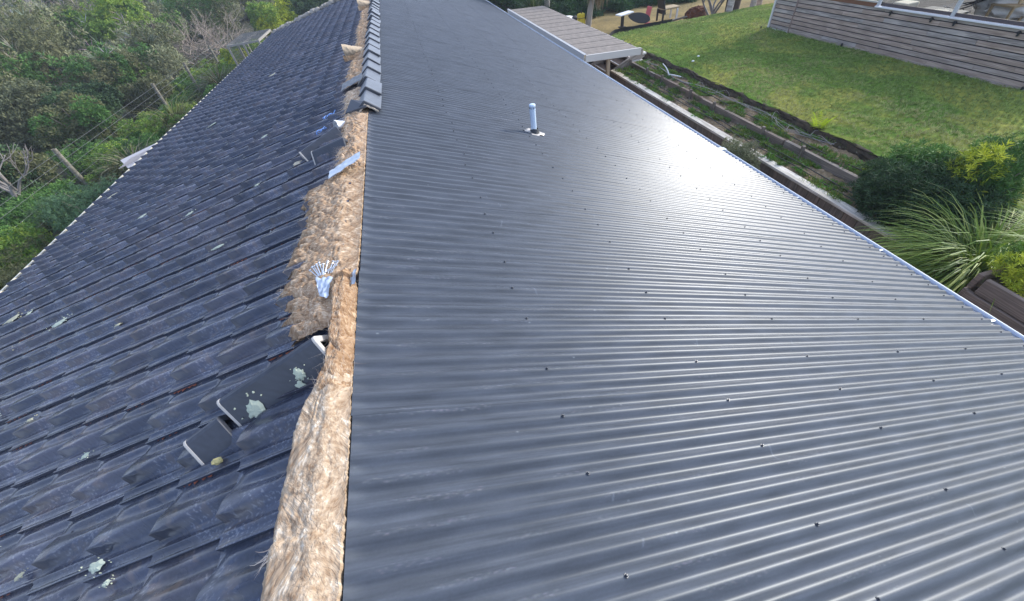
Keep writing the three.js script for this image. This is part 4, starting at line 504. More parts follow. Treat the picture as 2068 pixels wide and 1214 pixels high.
{ // neighbouring deck with boarded balustrade and clear blinds
  const X = 11.4, z0 = -12.16, z1 = -5.38, y0 = -2.35; const t = thing('boarded_deck', 'raised deck with weathered grey boarding, clear blinds and a white sill beside the lawn', 'deck', [X, y0, z0]); const L = z1 - z0, R = mulberry(51);
  const bh = 0.098, N = 9;
  for (let i = 0; i < N; i++) { let z = 0.86; const y = 0.06 + i * bh + bh / 2; let k = 0; while (z < L - 0.01) { let len = 0.9 + R() * 1.9; if (z + len > L - 0.3) len = L - z; if (i === N - 1 && z < 2.8) { } part('weatherboard', rbox(0.024, bh - 0.02, len - 0.004, 0.003, (R() - 0.5) * 0.004, y, z + len / 2, 0, 0, 0.03), greyWood[Math.floor(R() * 3)], t); z += len; }
    part('weatherboard', rbox(0.024, bh - 0.02, 0.76, 0.003, (R() - 0.5) * 0.004, y, 0.44, 0, 0, 0.03), greyWood[Math.floor(R() * 3)], t); }
  for (let i = N; i < 24; i++) part('weatherboard', rbox(0.024, bh - 0.02, 0.76, 0.003, (R() - 0.5) * 0.004, 0.06 + i * bh + bh / 2, 0.44, 0, 0, 0.03), greyWood[Math.floor(R() * 3)], t);
  for (let i = 0; i < N - 1; i++) part('weatherboard', rbox(3.2, bh - 0.02, 0.024, 0.003, 1.63, 0.06 + i * bh + bh / 2, L + 0.0, 0.03, 0, 0), greyWood[2], t);
  const trim = std({ color: lin(0.62, 0.6, 0.58), roughness: 0.8 }), sill = std({ color: lin(0.72, 0.7, 0.7), roughness: 0.5 }), rust = std({ color: lin(0.19, 0.085, 0.045), roughness: 0.9 }), blk = std({ color: lin(0.015, 0.015, 0.015), roughness: 0.6 });
  part('corner_trim', rbox(0.06, 2.6, 0.06, 0.006, -0.005, 1.3, 0.02), trim, t); part('corner_trim', rbox(0.035, 2.6, 0.03, 0.004, -0.012, 1.3, 0.845), std({ color: lin(0.28, 0.2, 0.17) }), t); part('corner_trim', rbox(0.05, 0.9, 0.05, 0.006, -0.004, 0.48, L + 0.0), trim, t);
  part('base_board', rbox(0.03, 0.06, L - 0.9, 0.004, 0.0, 0.035, 0.88 + (L - 0.9) / 2), greyWood[1], t); part('base_board', rbox(0.03, 0.05, 0.8, 0.004, 0, 0.035, 0.44), trim, t);
  part('backing', [box(0.02, 0.86, L - 0.06, 0.03, 0.5, L / 2)], blk, t);
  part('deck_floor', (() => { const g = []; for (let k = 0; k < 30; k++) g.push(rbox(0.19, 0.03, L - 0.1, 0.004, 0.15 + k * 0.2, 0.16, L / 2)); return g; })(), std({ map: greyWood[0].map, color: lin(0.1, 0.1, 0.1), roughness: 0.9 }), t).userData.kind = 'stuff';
  const ty = 0.06 + N * bh;
  part('sill', rbox(0.075, 0.03, L - 3.28 + 0.2, 0.005, -0.012, ty - 0.02, 3.28 + (L - 3.28) / 2), sill, t); part('sill', rbox(0.05, 0.03, 2.35, 0.005, -0.004, ty + 0.06, 2.02), std({ color: lin(0.4, 0.38, 0.33) }), t); part('rust_stained_board', rbox(0.026, 0.075, 2.3, 0.004, -0.002, ty - 0.0, 2.02), rust, t);
  part('bottom_rail', [box(0.02, 0.06, L - 3.3, 0.02, ty + 0.03, 3.3 + (L - 3.3) / 2)], std({ color: lin(0.08, 0.06, 0.06), roughness: 0.7 }), t);
  const pane = new THREE.MeshPhysicalMaterial({ color: lin(0.9, 0.9, 0.88), transmission: 1, thickness: 0, roughness: 0, ior: 1.4, side: THREE.DoubleSide });
  for (const [a, b] of [[0.9, 3.18], [3.26, 4.86], [4.92, L - 0.03]]) part('clear_blind', box(0.002, 1.6, b - a, 0.02, ty + 0.84, (a + b) / 2), pane, t);
  for (const z of [3.22, 4.89, L]) part('post', rbox(0.06, 1.75, 0.06, 0.006, 0.002, ty + 0.86, z), std({ color: lin(0.5, 0.5, 0.5), roughness: 0.6 }), t);
  part('top_beam', rbox(0.09, 0.2, L, 0.01, 0.02, 2.7, L / 2), trim, t);
  for (const z of [3.62, 4.55, 5.02, 6.15]) part('toggle', [rbox(0.03, 0.09, 0.03, 0.008, -0.035, ty - 0.1, z), rbox(0.045, 0.03, 0.06, 0.006, -0.035, ty - 0.085, z)], blk, t);
  for (const z of [-0.05, 2.75, L - 0.02]) part('foot', rbox(0.035, z < 0 ? 0.16 : 0.17, 0.035, 0.005, z < 0 ? -0.2 : -0.04, 0.02, z, 0, 0, 0.1), blk, t);
  // furniture seen through the blinds
  const F = (name, label, cat, pos, build, ry = 0) => { const o = thing(name, label, cat, pos, ry); build(o); return o; };
  const cream = std({ color: lin(0.6, 0.54, 0.42), roughness: 0.9 }), wht = std({ color: lin(0.78, 0.78, 0.76), roughness: 0.8 }), dk = std({ color: lin(0.03, 0.028, 0.026), roughness: 0.6 });
  const fy = y0 + 0.175;
  F('lounge_seat', 'dark slung lounge seat behind the clear blinds', 'seat', [14.3, fy, -8.9], o => { part('sling', grid(10, 12, (u, v) => [(u - 0.5) * 0.75, 0.3 + 0.55 * Math.pow(v, 2) - 0.05 * Math.sin(v * 3), (v - 0.5) * 1.2]), std({ color: lin(0.035, 0.035, 0.04), roughness: 0.9, side: THREE.DoubleSide }), o); for (const s of [-1, 1]) { part('frame', [rod([[s * 0.38, 0, -0.55], [s * 0.38, 0.32, -0.5], [s * 0.38, 0.34, 0.1], [s * 0.38, 0.86, 0.6]], 0.018, 0.018, 6), rod([[s * 0.38, 0.34, 0.1], [s * 0.38, 0, 0.5]], 0.018, 0.018, 6)], dk, o); } });
  F('coffee_table', 'low dark table with a pale plate behind the clear blinds', 'table', [13.1, fy, -8.75], o => { part('tabletop', rbox(0.7, 0.03, 0.9, 0.01, 0, 0.42, 0), dk, o); for (const [a, b] of [[1, 1], [1, -1], [-1, 1], [-1, -1]]) part('leg', box(0.04, 0.41, 0.04, a * 0.3, 0.2, b * 0.4), dk, o); });
  F('plate', 'pale oval plate on the dark table behind the blinds', 'plate', [13.05, fy + 0.436, -8.7], o => part('plate', new THREE.LatheGeometry([[0, 0.004], [0.1, 0.004], [0.16, 0.022], [0.165, 0.02], [0.1, 0], [0, 0]].map(p => new THREE.Vector2(...p)), 24), cream, o));
  F('stool', 'pale cream cube stool behind the clear blinds near the middle post', 'stool', [13.6, fy, -10.0], o => { part('seat', rbox(0.4, 0.12, 0.4, 0.03, 0, 0.36, 0), cream, o); part('base', rbox(0.36, 0.3, 0.36, 0.02, 0, 0.15, 0), cream, o); });
  F('bean_bag', 'large white crumpled bean bag at the right end of the deck', 'bean bag', [15.3, fy, -8.6], o => part('bag', (() => { const g = new THREE.SphereGeometry(0.75, 48, 32), p = g.attributes.position; for (let i = 0; i < p.count; i++) { const x = p.getX(i), y = p.getY(i), z = p.getZ(i), d = 1 + 0.1 * n3(x * 3, y * 3, z * 3) + 0.05 * n3(x * 8, y * 8, z * 8); p.setXYZ(i, x * d * 1.15, Math.max(0, y * d * 0.6 + 0.32), z * d); } g.computeVertexNormals(); return g; })(), wht, o));
  F('sun_lounge', 'beige slatted sunlounge behind the left clear blind', 'sun lounger', [13.4, fy, -11.3], o => { for (let k = 0; k < 12; k++) part('slat', rbox(0.62, 0.025, 0.11, 0.005, 0, 0.33 + (k > 8 ? (k - 8) * 0.06 : 0), -0.8 + k * 0.14), cream, o); for (const s of [-1, 1]) part('side_rail', rbox(0.05, 0.09, 1.75, 0.01, s * 0.33, 0.28, 0), dk, o); for (const [a, b] of [[1, 1], [1, -1], [-1, 1], [-1, -1]]) part('leg', box(0.05, 0.27, 0.05, a * 0.3, 0.13, b * 0.7), dk, o); });
  F('wooden_chair', 'tan timber chair beside the white bean bag', 'chair', [14.6, fy, -8.3], o => { const tan = std({ color: lin(0.36, 0.26, 0.13), roughness: 0.7 }); part('seat', rbox(0.5, 0.04, 0.5, 0.01, 0, 0.4, 0), tan, o); part('backrest', rbox(0.5, 0.45, 0.04, 0.01, 0, 0.68, 0.24, -0.15), tan, o); for (const [a, b] of [[1, 1], [1, -1], [-1, 1], [-1, -1]]) part('leg', box(0.045, 0.4, 0.045, a * 0.22, 0.2, b * 0.22), tan, o); });
}
{ // timber planter in the lower right corner
  const plank = darkWood.map(m => { const k = m.clone(); k.color = lin(1.2, 1.15, 1.15); return k; });
  const t = thing('timber_planter', 'weathered timber box wall in the corner beside the gutter', 'planter', [5.42, -4.25, -1.52], 0); const R = mulberry(61);
  for (let i = 0; i < 12; i++) for (let k = 0; k < 3; k++) part('board', rbox(0.05, 0.18, 1.1, 0.01, -(11 - i) * 0.016 + 0.012 * (R() - 0.5), 0.1 + i * 0.193, 0.35 + k * 1.11 + (i % 2) * 0.05), plank[Math.floor(R() * 3)], t);
  for (let i = 0; i < 12; i++) part('board', rbox(0.9 + (11 - i) * 0.016, 0.18, 0.05, 0.01, 0.45 - (11 - i) * 0.008, 0.1 + i * 0.193, -0.22), plank[i % 3], t);
  part('soil', box(0.9, 0.05, 3.4, 0.47, 2.2, 1.45), std({ map: soilTex, roughness: 1 }), t);
}
// ================================================================ RIGHT-HAND PLANTS AND YARD THINGS
bush('dark_shrub', 'big dark fine-leaved shrub hanging over the retaining wall', [6.8, -2.6, -3.35], { seed: 201, size: [0.74, 0.72, 0.88], n: 6500, leaf: 0.09, kind: 'needle', pal: 'dark', pal2: 'green', mix: 0.25, lobes: 26 });
bush('yellow_tipped_shrub', 'tall loose shrub with yellow flower tips right of the dark shrub', [7.05, -2.4, -2.95], { seed: 202, size: [0.34, 0.85, 0.4], n: 1500, leaf: 0.08, kind: 'needle', pal: 'green', pal2: 'yellow', mix: 0.45, lobes: 16 });
bush('yellow_tipped_shrub', 'low yellow-green shrub tuft over the timber corner wall', [5.85, -2.08, -1.62], { seed: 203, size: [0.32, 0.32, 0.32], n: 1300, leaf: 0.06, kind: 'needle', pal: 'bright', pal2: 'yellow', mix: 0.3, lobes: 7 });
bush('grey_shrub', 'small grey-green rounded shrub between the gutter and the plank wall', [5.62, -3.05, -5.45], { seed: 204, size: [0.33, 0.9, 0.5], n: 4200, leaf: 0.05, kind: 'needle', pal: 'sage', pal2: 'grey', lobes: 9 });
bush('wall_weed', 'little green weed clump at the foot of the plank wall', [5.75, -3.0, -7.7], { seed: 205, size: [0.2, 0.35, 0.25], n: 500, leaf: 0.06, pal: 'green', lobes: 5 }, 'plant');
strapClump('strappy_grass', 'large arching strappy grass clump in the corner right of the gutter', [6.35, -2.6, -2.15], { seed: 206, n: 1500, len: 1.15, w: 0.0085, base: 0.32, droop: 0.4, pal: STRAP.fresh });
strapClump('strappy_grass', 'second strappy grass clump behind the corner one, at the right edge', [7.0, -2.5, -1.75], { seed: 207, n: 900, len: 1.1, w: 0.0085, base: 0.28, droop: 0.4, pal: STRAP.fresh });
{ // bright fern
  const t = thing('fern', 'bright yellow-green fern on the earth edge of the lawn', 'fern', [7.5, -2.42, -5.85]), R = mulberry(208), m = std({ color: lin(0.36, 0.46, 0.01), roughness: 0.9, specularIntensity: 0.1, transmission: 0.3, side: THREE.DoubleSide });
  for (let i = 0; i < 13; i++) { const a = R() * 6.28, L = 0.24 + R() * 0.2, q = []; for (let k = 1; k < 11; k++) { const f = k / 11, x = L * f * 0.5, y = L * (1.15 * f - 0.4 * f * f), w = L * 0.34 * (1 - f) + 0.012; for (const s of [-1, 1]) q.push(x, y, 0, x + 0.012 + w * 0.45, y + 0.012, s * w, x + 0.024, y + 0.006, 0); } const g = new THREE.BufferGeometry(); g.setAttribute('position', new THREE.Float32BufferAttribute(q, 3)); g.setAttribute('uv', new THREE.Float32BufferAttribute(new Float32Array(q.length / 3 * 2), 2)); g.computeVertexNormals(); part('frond', g.rotateY(a), m, t); } }
// palms (cabbage trees) beside the yard
function cabbageTree(label, pos, o) { const t = thing('cabbage_tree', label, 'palm tree', pos), R = mulberry(o.seed); part('trunk', rod([[0, -0.1, 0], [o.lean * 0.3, o.h * 0.5, 0], [o.lean, o.h, 0]], o.r, o.r * 0.8, 9, 8), std({ color: lin(0.3, 0.27, 0.23), roughness: 1 }), t);
  const sets = [[], [], [], []], cols = [[0.06, 0.11, 0.03], [0.12, 0.17, 0.05], [0.24, 0.25, 0.1], [0.22, 0.16, 0.08]]; for (let i = 0; i < o.n; i++) { const a = R() * 6.28, el = R() < (o.skirt ?? 0.25) ? -1.3 + R() * 0.7 : -0.5 + R() * 1.9, L = o.len * (0.7 + 0.5 * R()), w = o.w, q = sets[el < -0.6 ? 3 : Math.floor(R() * 3)]; let x = o.lean, y = o.h, z = 0, e = el, pv = null; for (let k = 0; k <= 4; k++) { const f = k / 4, ww = w * (1 - f * f) + 0.001, l = [x - Math.sin(a) * ww, y, z + Math.cos(a) * ww], r = [x + Math.sin(a) * ww, y, z - Math.cos(a) * ww]; if (pv) q.push(...pv[0], ...pv[1], ...l, ...l, ...pv[1], ...r); pv = [l, r]; x += Math.cos(a) * Math.cos(e) * L / 4; z += Math.sin(a) * Math.cos(e) * L / 4; y += Math.sin(e) * L / 4; e -= 0.22 + 0.1 * R(); } }
  sets.forEach((q, i) => { const g = new THREE.BufferGeometry(); g.setAttribute('position', new THREE.Float32BufferAttribute(q, 3)); g.setAttribute('uv', new THREE.Float32BufferAttribute(new Float32Array(q.length / 3 * 2), 2)); g.computeVertexNormals(); const c = part(i === 3 ? 'dead_leaves' : 'crown', g, std({ color: lin(...cols[i]), roughness: 0.55, transmission: 0.25, side: THREE.DoubleSide }), t); c.userData.kind = 'stuff'; }); return t; }
cabbageTree('leaning palm with a shaggy skirt between the lean-to roof and the dirt yard', [8.75, -3.05, -20.2], { seed: 211, h: 1.75, lean: 0.5, r: 0.14, n: 420, len: 1.1, w: 0.035, skirt: 0.4 });
cabbageTree('straight palm behind the far edge of the lean-to roof', [7.85, -3.05, -23.5], { seed: 212, h: 2.5, lean: 0.1, r: 0.16, n: 420, len: 1.4, w: 0.04, skirt: 0.45 });
strapClump('spiky_plant', 'spiky green yucca at the far edge of the lean-to roof', [6.9, -2.6, -22.6], { seed: 213, n: 160, len: 1.2, w: 0.03, base: 0.1, droop: 0.12, pal: STRAP.cabbage });
{ // dark hedge wall behind and ivy mounds: masses nobody could count
  const R = mulberry(221), out = [], ivy = []; const tmp = [];
  for (let i = 0; i < 46; i++) { const x = 4 + i * 0.62 + R() * 0.8, z = -27 - R() * 7 + Math.max(0, (x - 12)) * 0.12, s = 1.5 + R() * 0.8; crown(R, { size: [s, s * (1.7 + R()), s], n: 1050, leaf: 0.26, pal: R() < 0.75 ? 'dark' : 'green', pal2: R() < 0.5 ? 'bright' : 'green', mix: 0.16, lobes: 7 }, out, x, -3.2, z); }
  tag(scatter('hedge', LEAF.broad, M.leaf, out, scene), 'dark mass of tall trees and shrubs behind the dirt yard', 'trees', null, 'stuff');
  for (let i = 0; i < 15000; i++) { const x = 6.5 + R() * 19, zz = R(), z = -22.1 - zz * 6 + (x - 9) * 0.13 + 0.7 * n2(x * 0.5, 3); const m = 0.35 + 0.4 * fbm(x * 0.6, z * 0.6, 3) + zz * 0.9, k = R(); ivy.push([x, -3.05 + m * sst(0, 0.15, zz + 0.05) * R() ** 0.4, z, 0.13 + R() * 0.1, (R() - 0.5), 1, (R() - 0.5), lerp(0.02, 0.06, k), lerp(0.06, 0.14, k), lerp(0.02, 0.04, k), R() * 6.28]); }
  tag(scatter('ivy_bank', LEAF.broad, M.leaf, ivy, scene), 'low bank of green ivy along the back of the dirt yard', 'ivy', null, 'stuff'); }
{ // small things on the yard and lawn
  const wood = std({ map: woodTex(121, [0.5, 0.42, 0.3], [0.8, 0.72, 0.58]), roughness: 0.8 }), dk = std({ color: lin(0.025, 0.022, 0.02), roughness: 0.6 }), red = std({ color: lin(0.62, 0.12, 0.12), roughness: 0.5 }), wht = std({ color: lin(0.78, 0.77, 0.74), roughness: 0.5 });
  const board = thing('teardrop_board', 'dark teardrop board leaning behind the lawn edge', 'board', [10.3, -2.95, -18.3], 0.5); board.scale.setScalar(0.6); const bs = new THREE.Shape(); bs.moveTo(0, -0.75); bs.bezierCurveTo(0.42, -0.6, 0.34, 0.5, 0, 0.8); bs.bezierCurveTo(-0.34, 0.5, -0.42, -0.6, 0, -0.75); part('board', new THREE.ExtrudeGeometry(bs, { depth: 0.05, bevelEnabled: true, bevelSize: 0.02, bevelThickness: 0.02, bevelSegments: 2 }).rotateX(-0.9).rotateZ(1.2).translate(0, 0.45, 0), dk, board);
  const bench = thing('small_table', 'low pale-topped table with a dark leg left of the dark board', 'table', [9.8, -3.0, -18.7]); bench.scale.setScalar(0.8); part('tabletop', rbox(0.85, 0.06, 0.5, 0.02, 0, 0.62, 0, 0, 0.2, 0.05), wht, bench); part('leg', [box(0.14, 0.6, 0.1, -0.1, 0.3, 0), box(0.3, 0.05, 0.3, -0.1, 0.03, 0)], dk, bench);
  const rc = thing('red_panel', 'small red upright panel behind the dark board', 'panel', [10.85, -3.0, -18.6]); rc.scale.setScalar(0.62); part('panel', rbox(0.12, 0.85, 0.4, 0.03, 0, 0.55, 0, 0, 0.2, -0.22), red, rc); part('panel_foot', box(0.3, 0.06, 0.4, 0, 0.03, 0), red, rc);
  const ch = thing('garden_chair', 'reclined dark-backed chair with pale seat behind the lawn', 'chair', [11.7, -3.0, -18.5]); part('backrest', rbox(0.07, 1.0, 0.55, 0.02, -0.36, 0.75, 0, 0, 0, 0.24), dk, ch); part('head_rim', rbox(0.09, 0.06, 0.57, 0.02, -0.49, 1.26, 0), std({ color: lin(0.5, 0.52, 0.5) }), ch); part('seat', rbox(0.75, 0.06, 0.55, 0.02, 0.05, 0.45, 0), wood, ch); for (const [a, b] of [[1, 1], [1, -1], [-1, 1], [-1, -1]]) part('leg', box(0.06, 0.44, 0.06, a * 0.32, 0.22, b * 0.24), a > 0 ? wht : dk, ch);
  const kay = thing('dinghy', 'white upturned dinghy beside the palms', 'boat', [7.95, -2.9, -20.9], 0.4); kay.scale.setScalar(0.6); part('hull', (() => { const g = new THREE.SphereGeometry(1, 28, 14), p = g.attributes.position; for (let i = 0; i < p.count; i++) { const x = p.getX(i), f = 1 - 0.35 * x * x; p.setXYZ(i, x * 1.1, Math.max(-0.05, p.getY(i)) * 0.42 * f + 0.1, p.getZ(i) * 0.48 * f); } g.computeVertexNormals(); return g; })(), wht, kay); part('cockpit', new THREE.SphereGeometry(0.4, 16, 10).scale(0.9, 0.5, 0.7).translate(0.6, 0.25, 0.35), dk, kay);
  const yb = thing('equipment_bag', 'yellow bag standing against the leaning palm trunk', 'bag', [8.45, -3.0, -20.3]); yb.scale.setScalar(0.62); part('bag', (() => { const g = new RoundedBoxGeometry(0.5, 0.85, 0.42, 4, 0.14), p = g.attributes.position; for (let i = 0; i < p.count; i++) { const d = 0.03 * n3(p.getX(i) * 7, p.getY(i) * 7, p.getZ(i) * 7); p.setXYZ(i, p.getX(i) + d, p.getY(i), p.getZ(i) + d); } g.computeVertexNormals(); return g.translate(0, 0.42, 0); })(), std({ color: lin(0.55, 0.42, 0.02), roughness: 0.7 }), yb); part('strap', [box(0.52, 0.03, 0.44, 0, 0.55, 0), box(0.06, 0.2, 0.05, 0, 0.9, 0.1)], dk, yb);
  const tp = thing('lawn_edging', 'black rubber edging curling around the far corner of the lawn', 'edging', [0, 0, 0]); part('edging', grid(24, 3, (u, v) => { const a = u; const x = lerp(7.42, 10.2, a * a * 0.7 + a * 0.3), z = lawnFarZ(x) - 0.07 - (a < 0.12 ? (0.12 - a) * -3 : 0); return [x, -2.36 - 0.55 * v + 0.02 * n2(x * 3, v), z - 0.1 * v]; }), std({ color: lin(0.02, 0.02, 0.022), roughness: 0.6, side: THREE.DoubleSide }), tp);
  const md = thing('needle_mound', 'rusty red-brown mound of dry needles behind the lawn', 'mound', [12.7, -2.95, -17.9]); md.scale.setScalar(0.65); part('mound', (() => { const g = new THREE.SphereGeometry(0.75, 40, 24), p = g.attributes.position; for (let i = 0; i < p.count; i++) { const x = p.getX(i), y = p.getY(i), z = p.getZ(i), d = 1 + 0.12 * n3(x * 3, y * 3, z * 3) + 0.06 * n3(x * 10, y * 10, z * 10); p.setXYZ(i, x * d, Math.max(-0.1, y * d * 0.75), z * d * 0.7); } g.computeVertexNormals(); return g; })(), std({ map: soilTex, color: lin(1.0, 0.42, 0.25), roughness: 1 }), md);
  const pl = ['nearest', 'middle', 'farthest']; [[12.25, -15.25, 0.12], [13.3, -15.35, 0.11], [13.85, -15.7, 0.1]].forEach(([x, z, r], i) => { const t = thing('timber_pole', `${pl[i]} of three thick timber poles at the far edge of the lawn`, 'pole', [x, -2.5, z]); part('pole', rod([[0, -0.3, 0], [0.02, 0.5, 0], [0.03, 1.15, 0]], r, r * 0.92, 12, 4), greyWood[i], t); });
  const dr = thing('drum', 'dark rusty drum with a white lid behind the nearest timber pole', 'drum', [13.5, -2.95, -16.7]); part('drum', new THREE.CylinderGeometry(0.27, 0.25, 0.62, 20).translate(0, 0.35, 0), std({ color: lin(0.06, 0.04, 0.03), roughness: 0.9 }), dr); part('lid', new THREE.CylinderGeometry(0.34, 0.32, 0.07, 24).translate(0, 0.72, 0), wht, dr);
  deadBush('bare multi-stemmed shrub beside the nearest timber pole', [13.1, -2.95, -17.3], { seed: 231, trunks: 6, base: 0.3, spread: 0.6, len: 0.9, r: 0.045, levels: 3 });
  const lg = thing('fallen_branch', 'dark fallen branch on the dirt before the rusty mound', 'branch', [11.6, -2.92, -17.6]); part('branches', [rod([[-0.9, 0, 0.1], [-0.2, 0.06, 0], [0.9, 0.04, -0.3]], 0.06, 0.03, 6), rod([[-0.2, 0.06, 0], [0.3, 0.16, 0.15]], 0.03, 0.012, 5)], bark, lg);
  const R = mulberry(232); [[7.9, -10.6, 'white pebble on the lawn near the stairs'], [8.25, -10.9, 'second white pebble on the lawn near the stairs'], [11.2, -4.3, 'white scrap on the shaded lawn near the deck corner']].forEach(([x, z, l]) => { const t = thing('pebble', l, 'pebble', [x, LAWN + 0.04, z]); part('stone', new THREE.IcosahedronGeometry(0.03, 1).scale(1.3, 0.7, 1), wht, t); });
}
// ================================================================ LEFT-HAND SCRUB
const gy = (x, z) => groundY(x, z) - 0.05;
{ // the mass of coastal scrub climbing away
  const R = mulberry(301), broad = [], twig = [];
  for (let i = 0; i < 430; i++) { const d = Math.pow(R(), 0.75), az = -0.1 + R() * 1.12, dist = 16 + d * 105, x = -9 - Math.sin(az) * dist * 0.95, z = -7 - Math.cos(az) * dist; if (x > -11.6 - 0.04 * Math.max(0, -z - 34)) continue; const rt = x / z; if (rt > 0.36 && rt < 0.62 && dist > 34 && dist < 85 && R() < 0.6) continue; const s = (1.2 + R() * 1.3) * (1 + d * 0.7), nz = fbm(x * 0.035, z * 0.035, 3);
    const gray = nz > (z < -45 ? -0.25 : 0.05); const far = dist > 55; crown(R, { size: [s * 1.15, s * (0.95 + 0.5 * R()), s * 1.15], n: Math.round(far ? 380 : 780), leaf: far ? 0.4 : 0.21, pal: gray ? 'grey' : R() < 0.5 ? 'olive' : R() < 0.45 ? 'green' : 'sage', pal2: R() < 0.3 ? 'bright' : 'olive', mix: 0.25, lobes: 8 }, broad, x, gy(x, z) - 0.2, z);
    const nt = gray ? (far ? 45 : 80) : 12; for (let k = 0; k < nt; k++) twig.push([x + (R() - 0.5) * s * 2.2, gy(x, z) + s * (0.5 + R() * 0.75), z + (R() - 0.5) * s * 2.2, 0.35 + R() * 0.35, R() - 0.5, 1, R() - 0.5, 0.2 + R() * 0.12, 0.18 + R() * 0.11, 0.16 + R() * 0.1, R() * 6.28]); }
  tag(scatter('coastal_scrub', LEAF.broad, M.leaf, broad, scene), 'dense grey and olive coastal scrub spreading away left of the house', 'scrub', null, 'stuff');
  tag(scatter('dry_twigs', LEAF.twig, M.leafDull, twig, scene), 'grey dry twigs standing through the scrub left of the house', 'twigs', null, 'stuff'); }
const B = (label, x, z, s, pal, o = {}) => bush(o.name ?? 'shrub', label, [x, gy(x, z), z], { seed: Math.round(400 - x * 7 - z * 13), size: [s, s * (o.h ?? 1.1), s], n: o.n ?? 2600, leaf: o.leaf ?? 0.15, pal, pal2: o.pal2, mix: o.mix ?? 0.3, lobes: o.lobes ?? 12, kind: o.kind, stems: 9, r0: 0.06 });
B('bright green domed shrub, largest of the light ones in the scrub', -17.6, -35.5, 2.6, 'green', { pal2: 'bright', mix: 0.5, n: 5200, leaf: 0.17 });
B('soft green tall shrub behind the bare branches', -14.6, -43, 2.7, 'green', { pal2: 'olive', n: 4200, leaf: 0.17, kind: 'needle', h: 1.25 });
B('yellow-green shrub behind the netting cage', -8.6, -38.5, 1.7, 'bright', { pal2: 'yellow', mix: 0.35, n: 3800, leaf: 0.16 });
B('dark green shrub behind the far end of the tiled eave', -6.0, -40, 2.1, 'dark', { pal2: 'green', n: 3600, leaf: 0.17, h: 1.25 });
B('mid green shrub in front of the domed one', -14.8, -26.5, 1.7, 'green', { pal2: 'olive', n: 3400 });
B('large grey-green shrub at the left edge, middle height', -15.6, -21.0, 1.9, 'grey', { pal2: 'olive', n: 3600, h: 1.05 });
B('bright leafy shrub in the scrub at the left edge', -19.5, -26.0, 1.8, 'green', { pal2: 'bright', mix: 0.4, n: 3200 });
B('olive shrub above the white shed corner', -12.6, -19.2, 1.5, 'olive', { pal2: 'green', mix: 0.35, n: 3200 });
B('dark olive shrub behind the nearest fence post', -12.9, -14.8, 1.35, 'dark', { pal2: 'olive', n: 2800 });
B('olive shrub along the fence beyond the shed corner', -12.0, -23.6, 1.2, 'olive', { pal2: 'olive', mix: 0.6, n: 2400 });
B('dark leafy shrub filling the gap behind the fence posts', -13.6, -21.6, 1.5, 'dark', { pal2: 'green', n: 2600 });
B('yellow-green small shrub by the cage', -8.7, -27.6, 0.75, 'bright', { pal2: 'yellow', n: 1500, leaf: 0.12, h: 1.5 });
B('low yellow-green shrub at the fence left of the cage', -10.9, -26.5, 0.7, 'bright', { n: 1200, leaf: 0.12 });
bush('clipped_shrub', 'rounded blue-green clipped shrub against the tiled eave', [-8.3, gy(-8.3, -11.2), -11.2], { seed: 501, size: [1.0, 0.95, 1.15], n: 5200, leaf: 0.075, kind: 'needle', pal: 'blue', pal2: 'dark', mix: 0.15, lobes: 22 });
bush('meadow_shrub', 'low tangled yellow-olive growth at the left edge below the fence', [-8.9, gy(-8.9, -8.6) - 0.3, -8.6], { seed: 502, size: [1.8, 0.75, 1.9], n: 5200, leaf: 0.11, kind: 'needle', pal: 'olive', pal2: 'bright', mix: 0.5, lobes: 18 });
bush('ivy_clump', 'bright green ivy heaped under the fence wires', [-11.2, gy(-11.2, -13.2), -13.2], { seed: 503, size: [1.1, 0.7, 1.6], n: 2600, leaf: 0.12, pal: 'green', pal2: 'bright', mix: 0.3, lobes: 10 });
deadBush('tangle of bare grey branches across the top of the scrub', [-24, gy(-24, -50), -50], { seed: 511, trunks: 22, base: 12, spread: 0.8, len: 2.7, r: 0.12, levels: 4, up: 0.25, mat: deadBark });
deadBush('second tangle of bare grey branches, right of the top one', [-17.5, gy(-17.5, -53), -53], { seed: 512, trunks: 14, base: 6, spread: 0.8, len: 2.2, r: 0.1, levels: 4, up: 0.25 });
deadBush('bare grey branches sprawling left of the netting cage', [-11.4, gy(-11.4, -33), -33], { seed: 513, trunks: 16, base: 3.6, spread: 1.3, len: 1.5, r: 0.05, levels: 4, up: 0.0, mat: std({ color: lin(0.3, 0.25, 0.21), roughness: 1 }) });
deadBush('bare forked tree with grey limbs at the left edge', [-11.9, gy(-11.9, -13.5), -13.5], { seed: 514, trunks: 3, base: 0.5, spread: 0.45, len: 1.3, r: 0.07, levels: 4, up: 0.4 });
cabbageTree('spiky cabbage tree standing in the scrub beside the bare branches', [-13.6, gy(-13.6, -30), -30], { seed: 521, h: 1.5, lean: 0.0, r: 0.13, n: 420, len: 1.15, w: 0.035, skirt: 0.12 });
strapClump('strappy_grass', 'golden strappy clump between the fence and the tiled eave', [-9.0, gy(-9, -18.6), -18.6], { seed: 531, n: 620, len: 1.7, w: 0.014, base: 0.3, droop: 0.34, pal: STRAP.gold });
strapClump('strappy_grass', 'dark strappy clump near the far end of the tiled eave', [-8.7, gy(-8.7, -23.6), -23.6], { seed: 532, n: 620, len: 1.8, w: 0.014, base: 0.35, droop: 0.34, pal: STRAP.dark });
strapClump('strappy_grass', 'dark strappy clump with straw blades beside the shed corner', [-8.9, gy(-8.9, -14.6), -14.6], { seed: 533, n: 560, len: 1.5, w: 0.012, base: 0.3, droop: 0.36, pal: [...STRAP.dark, [0.4, 0.34, 0.2]] });
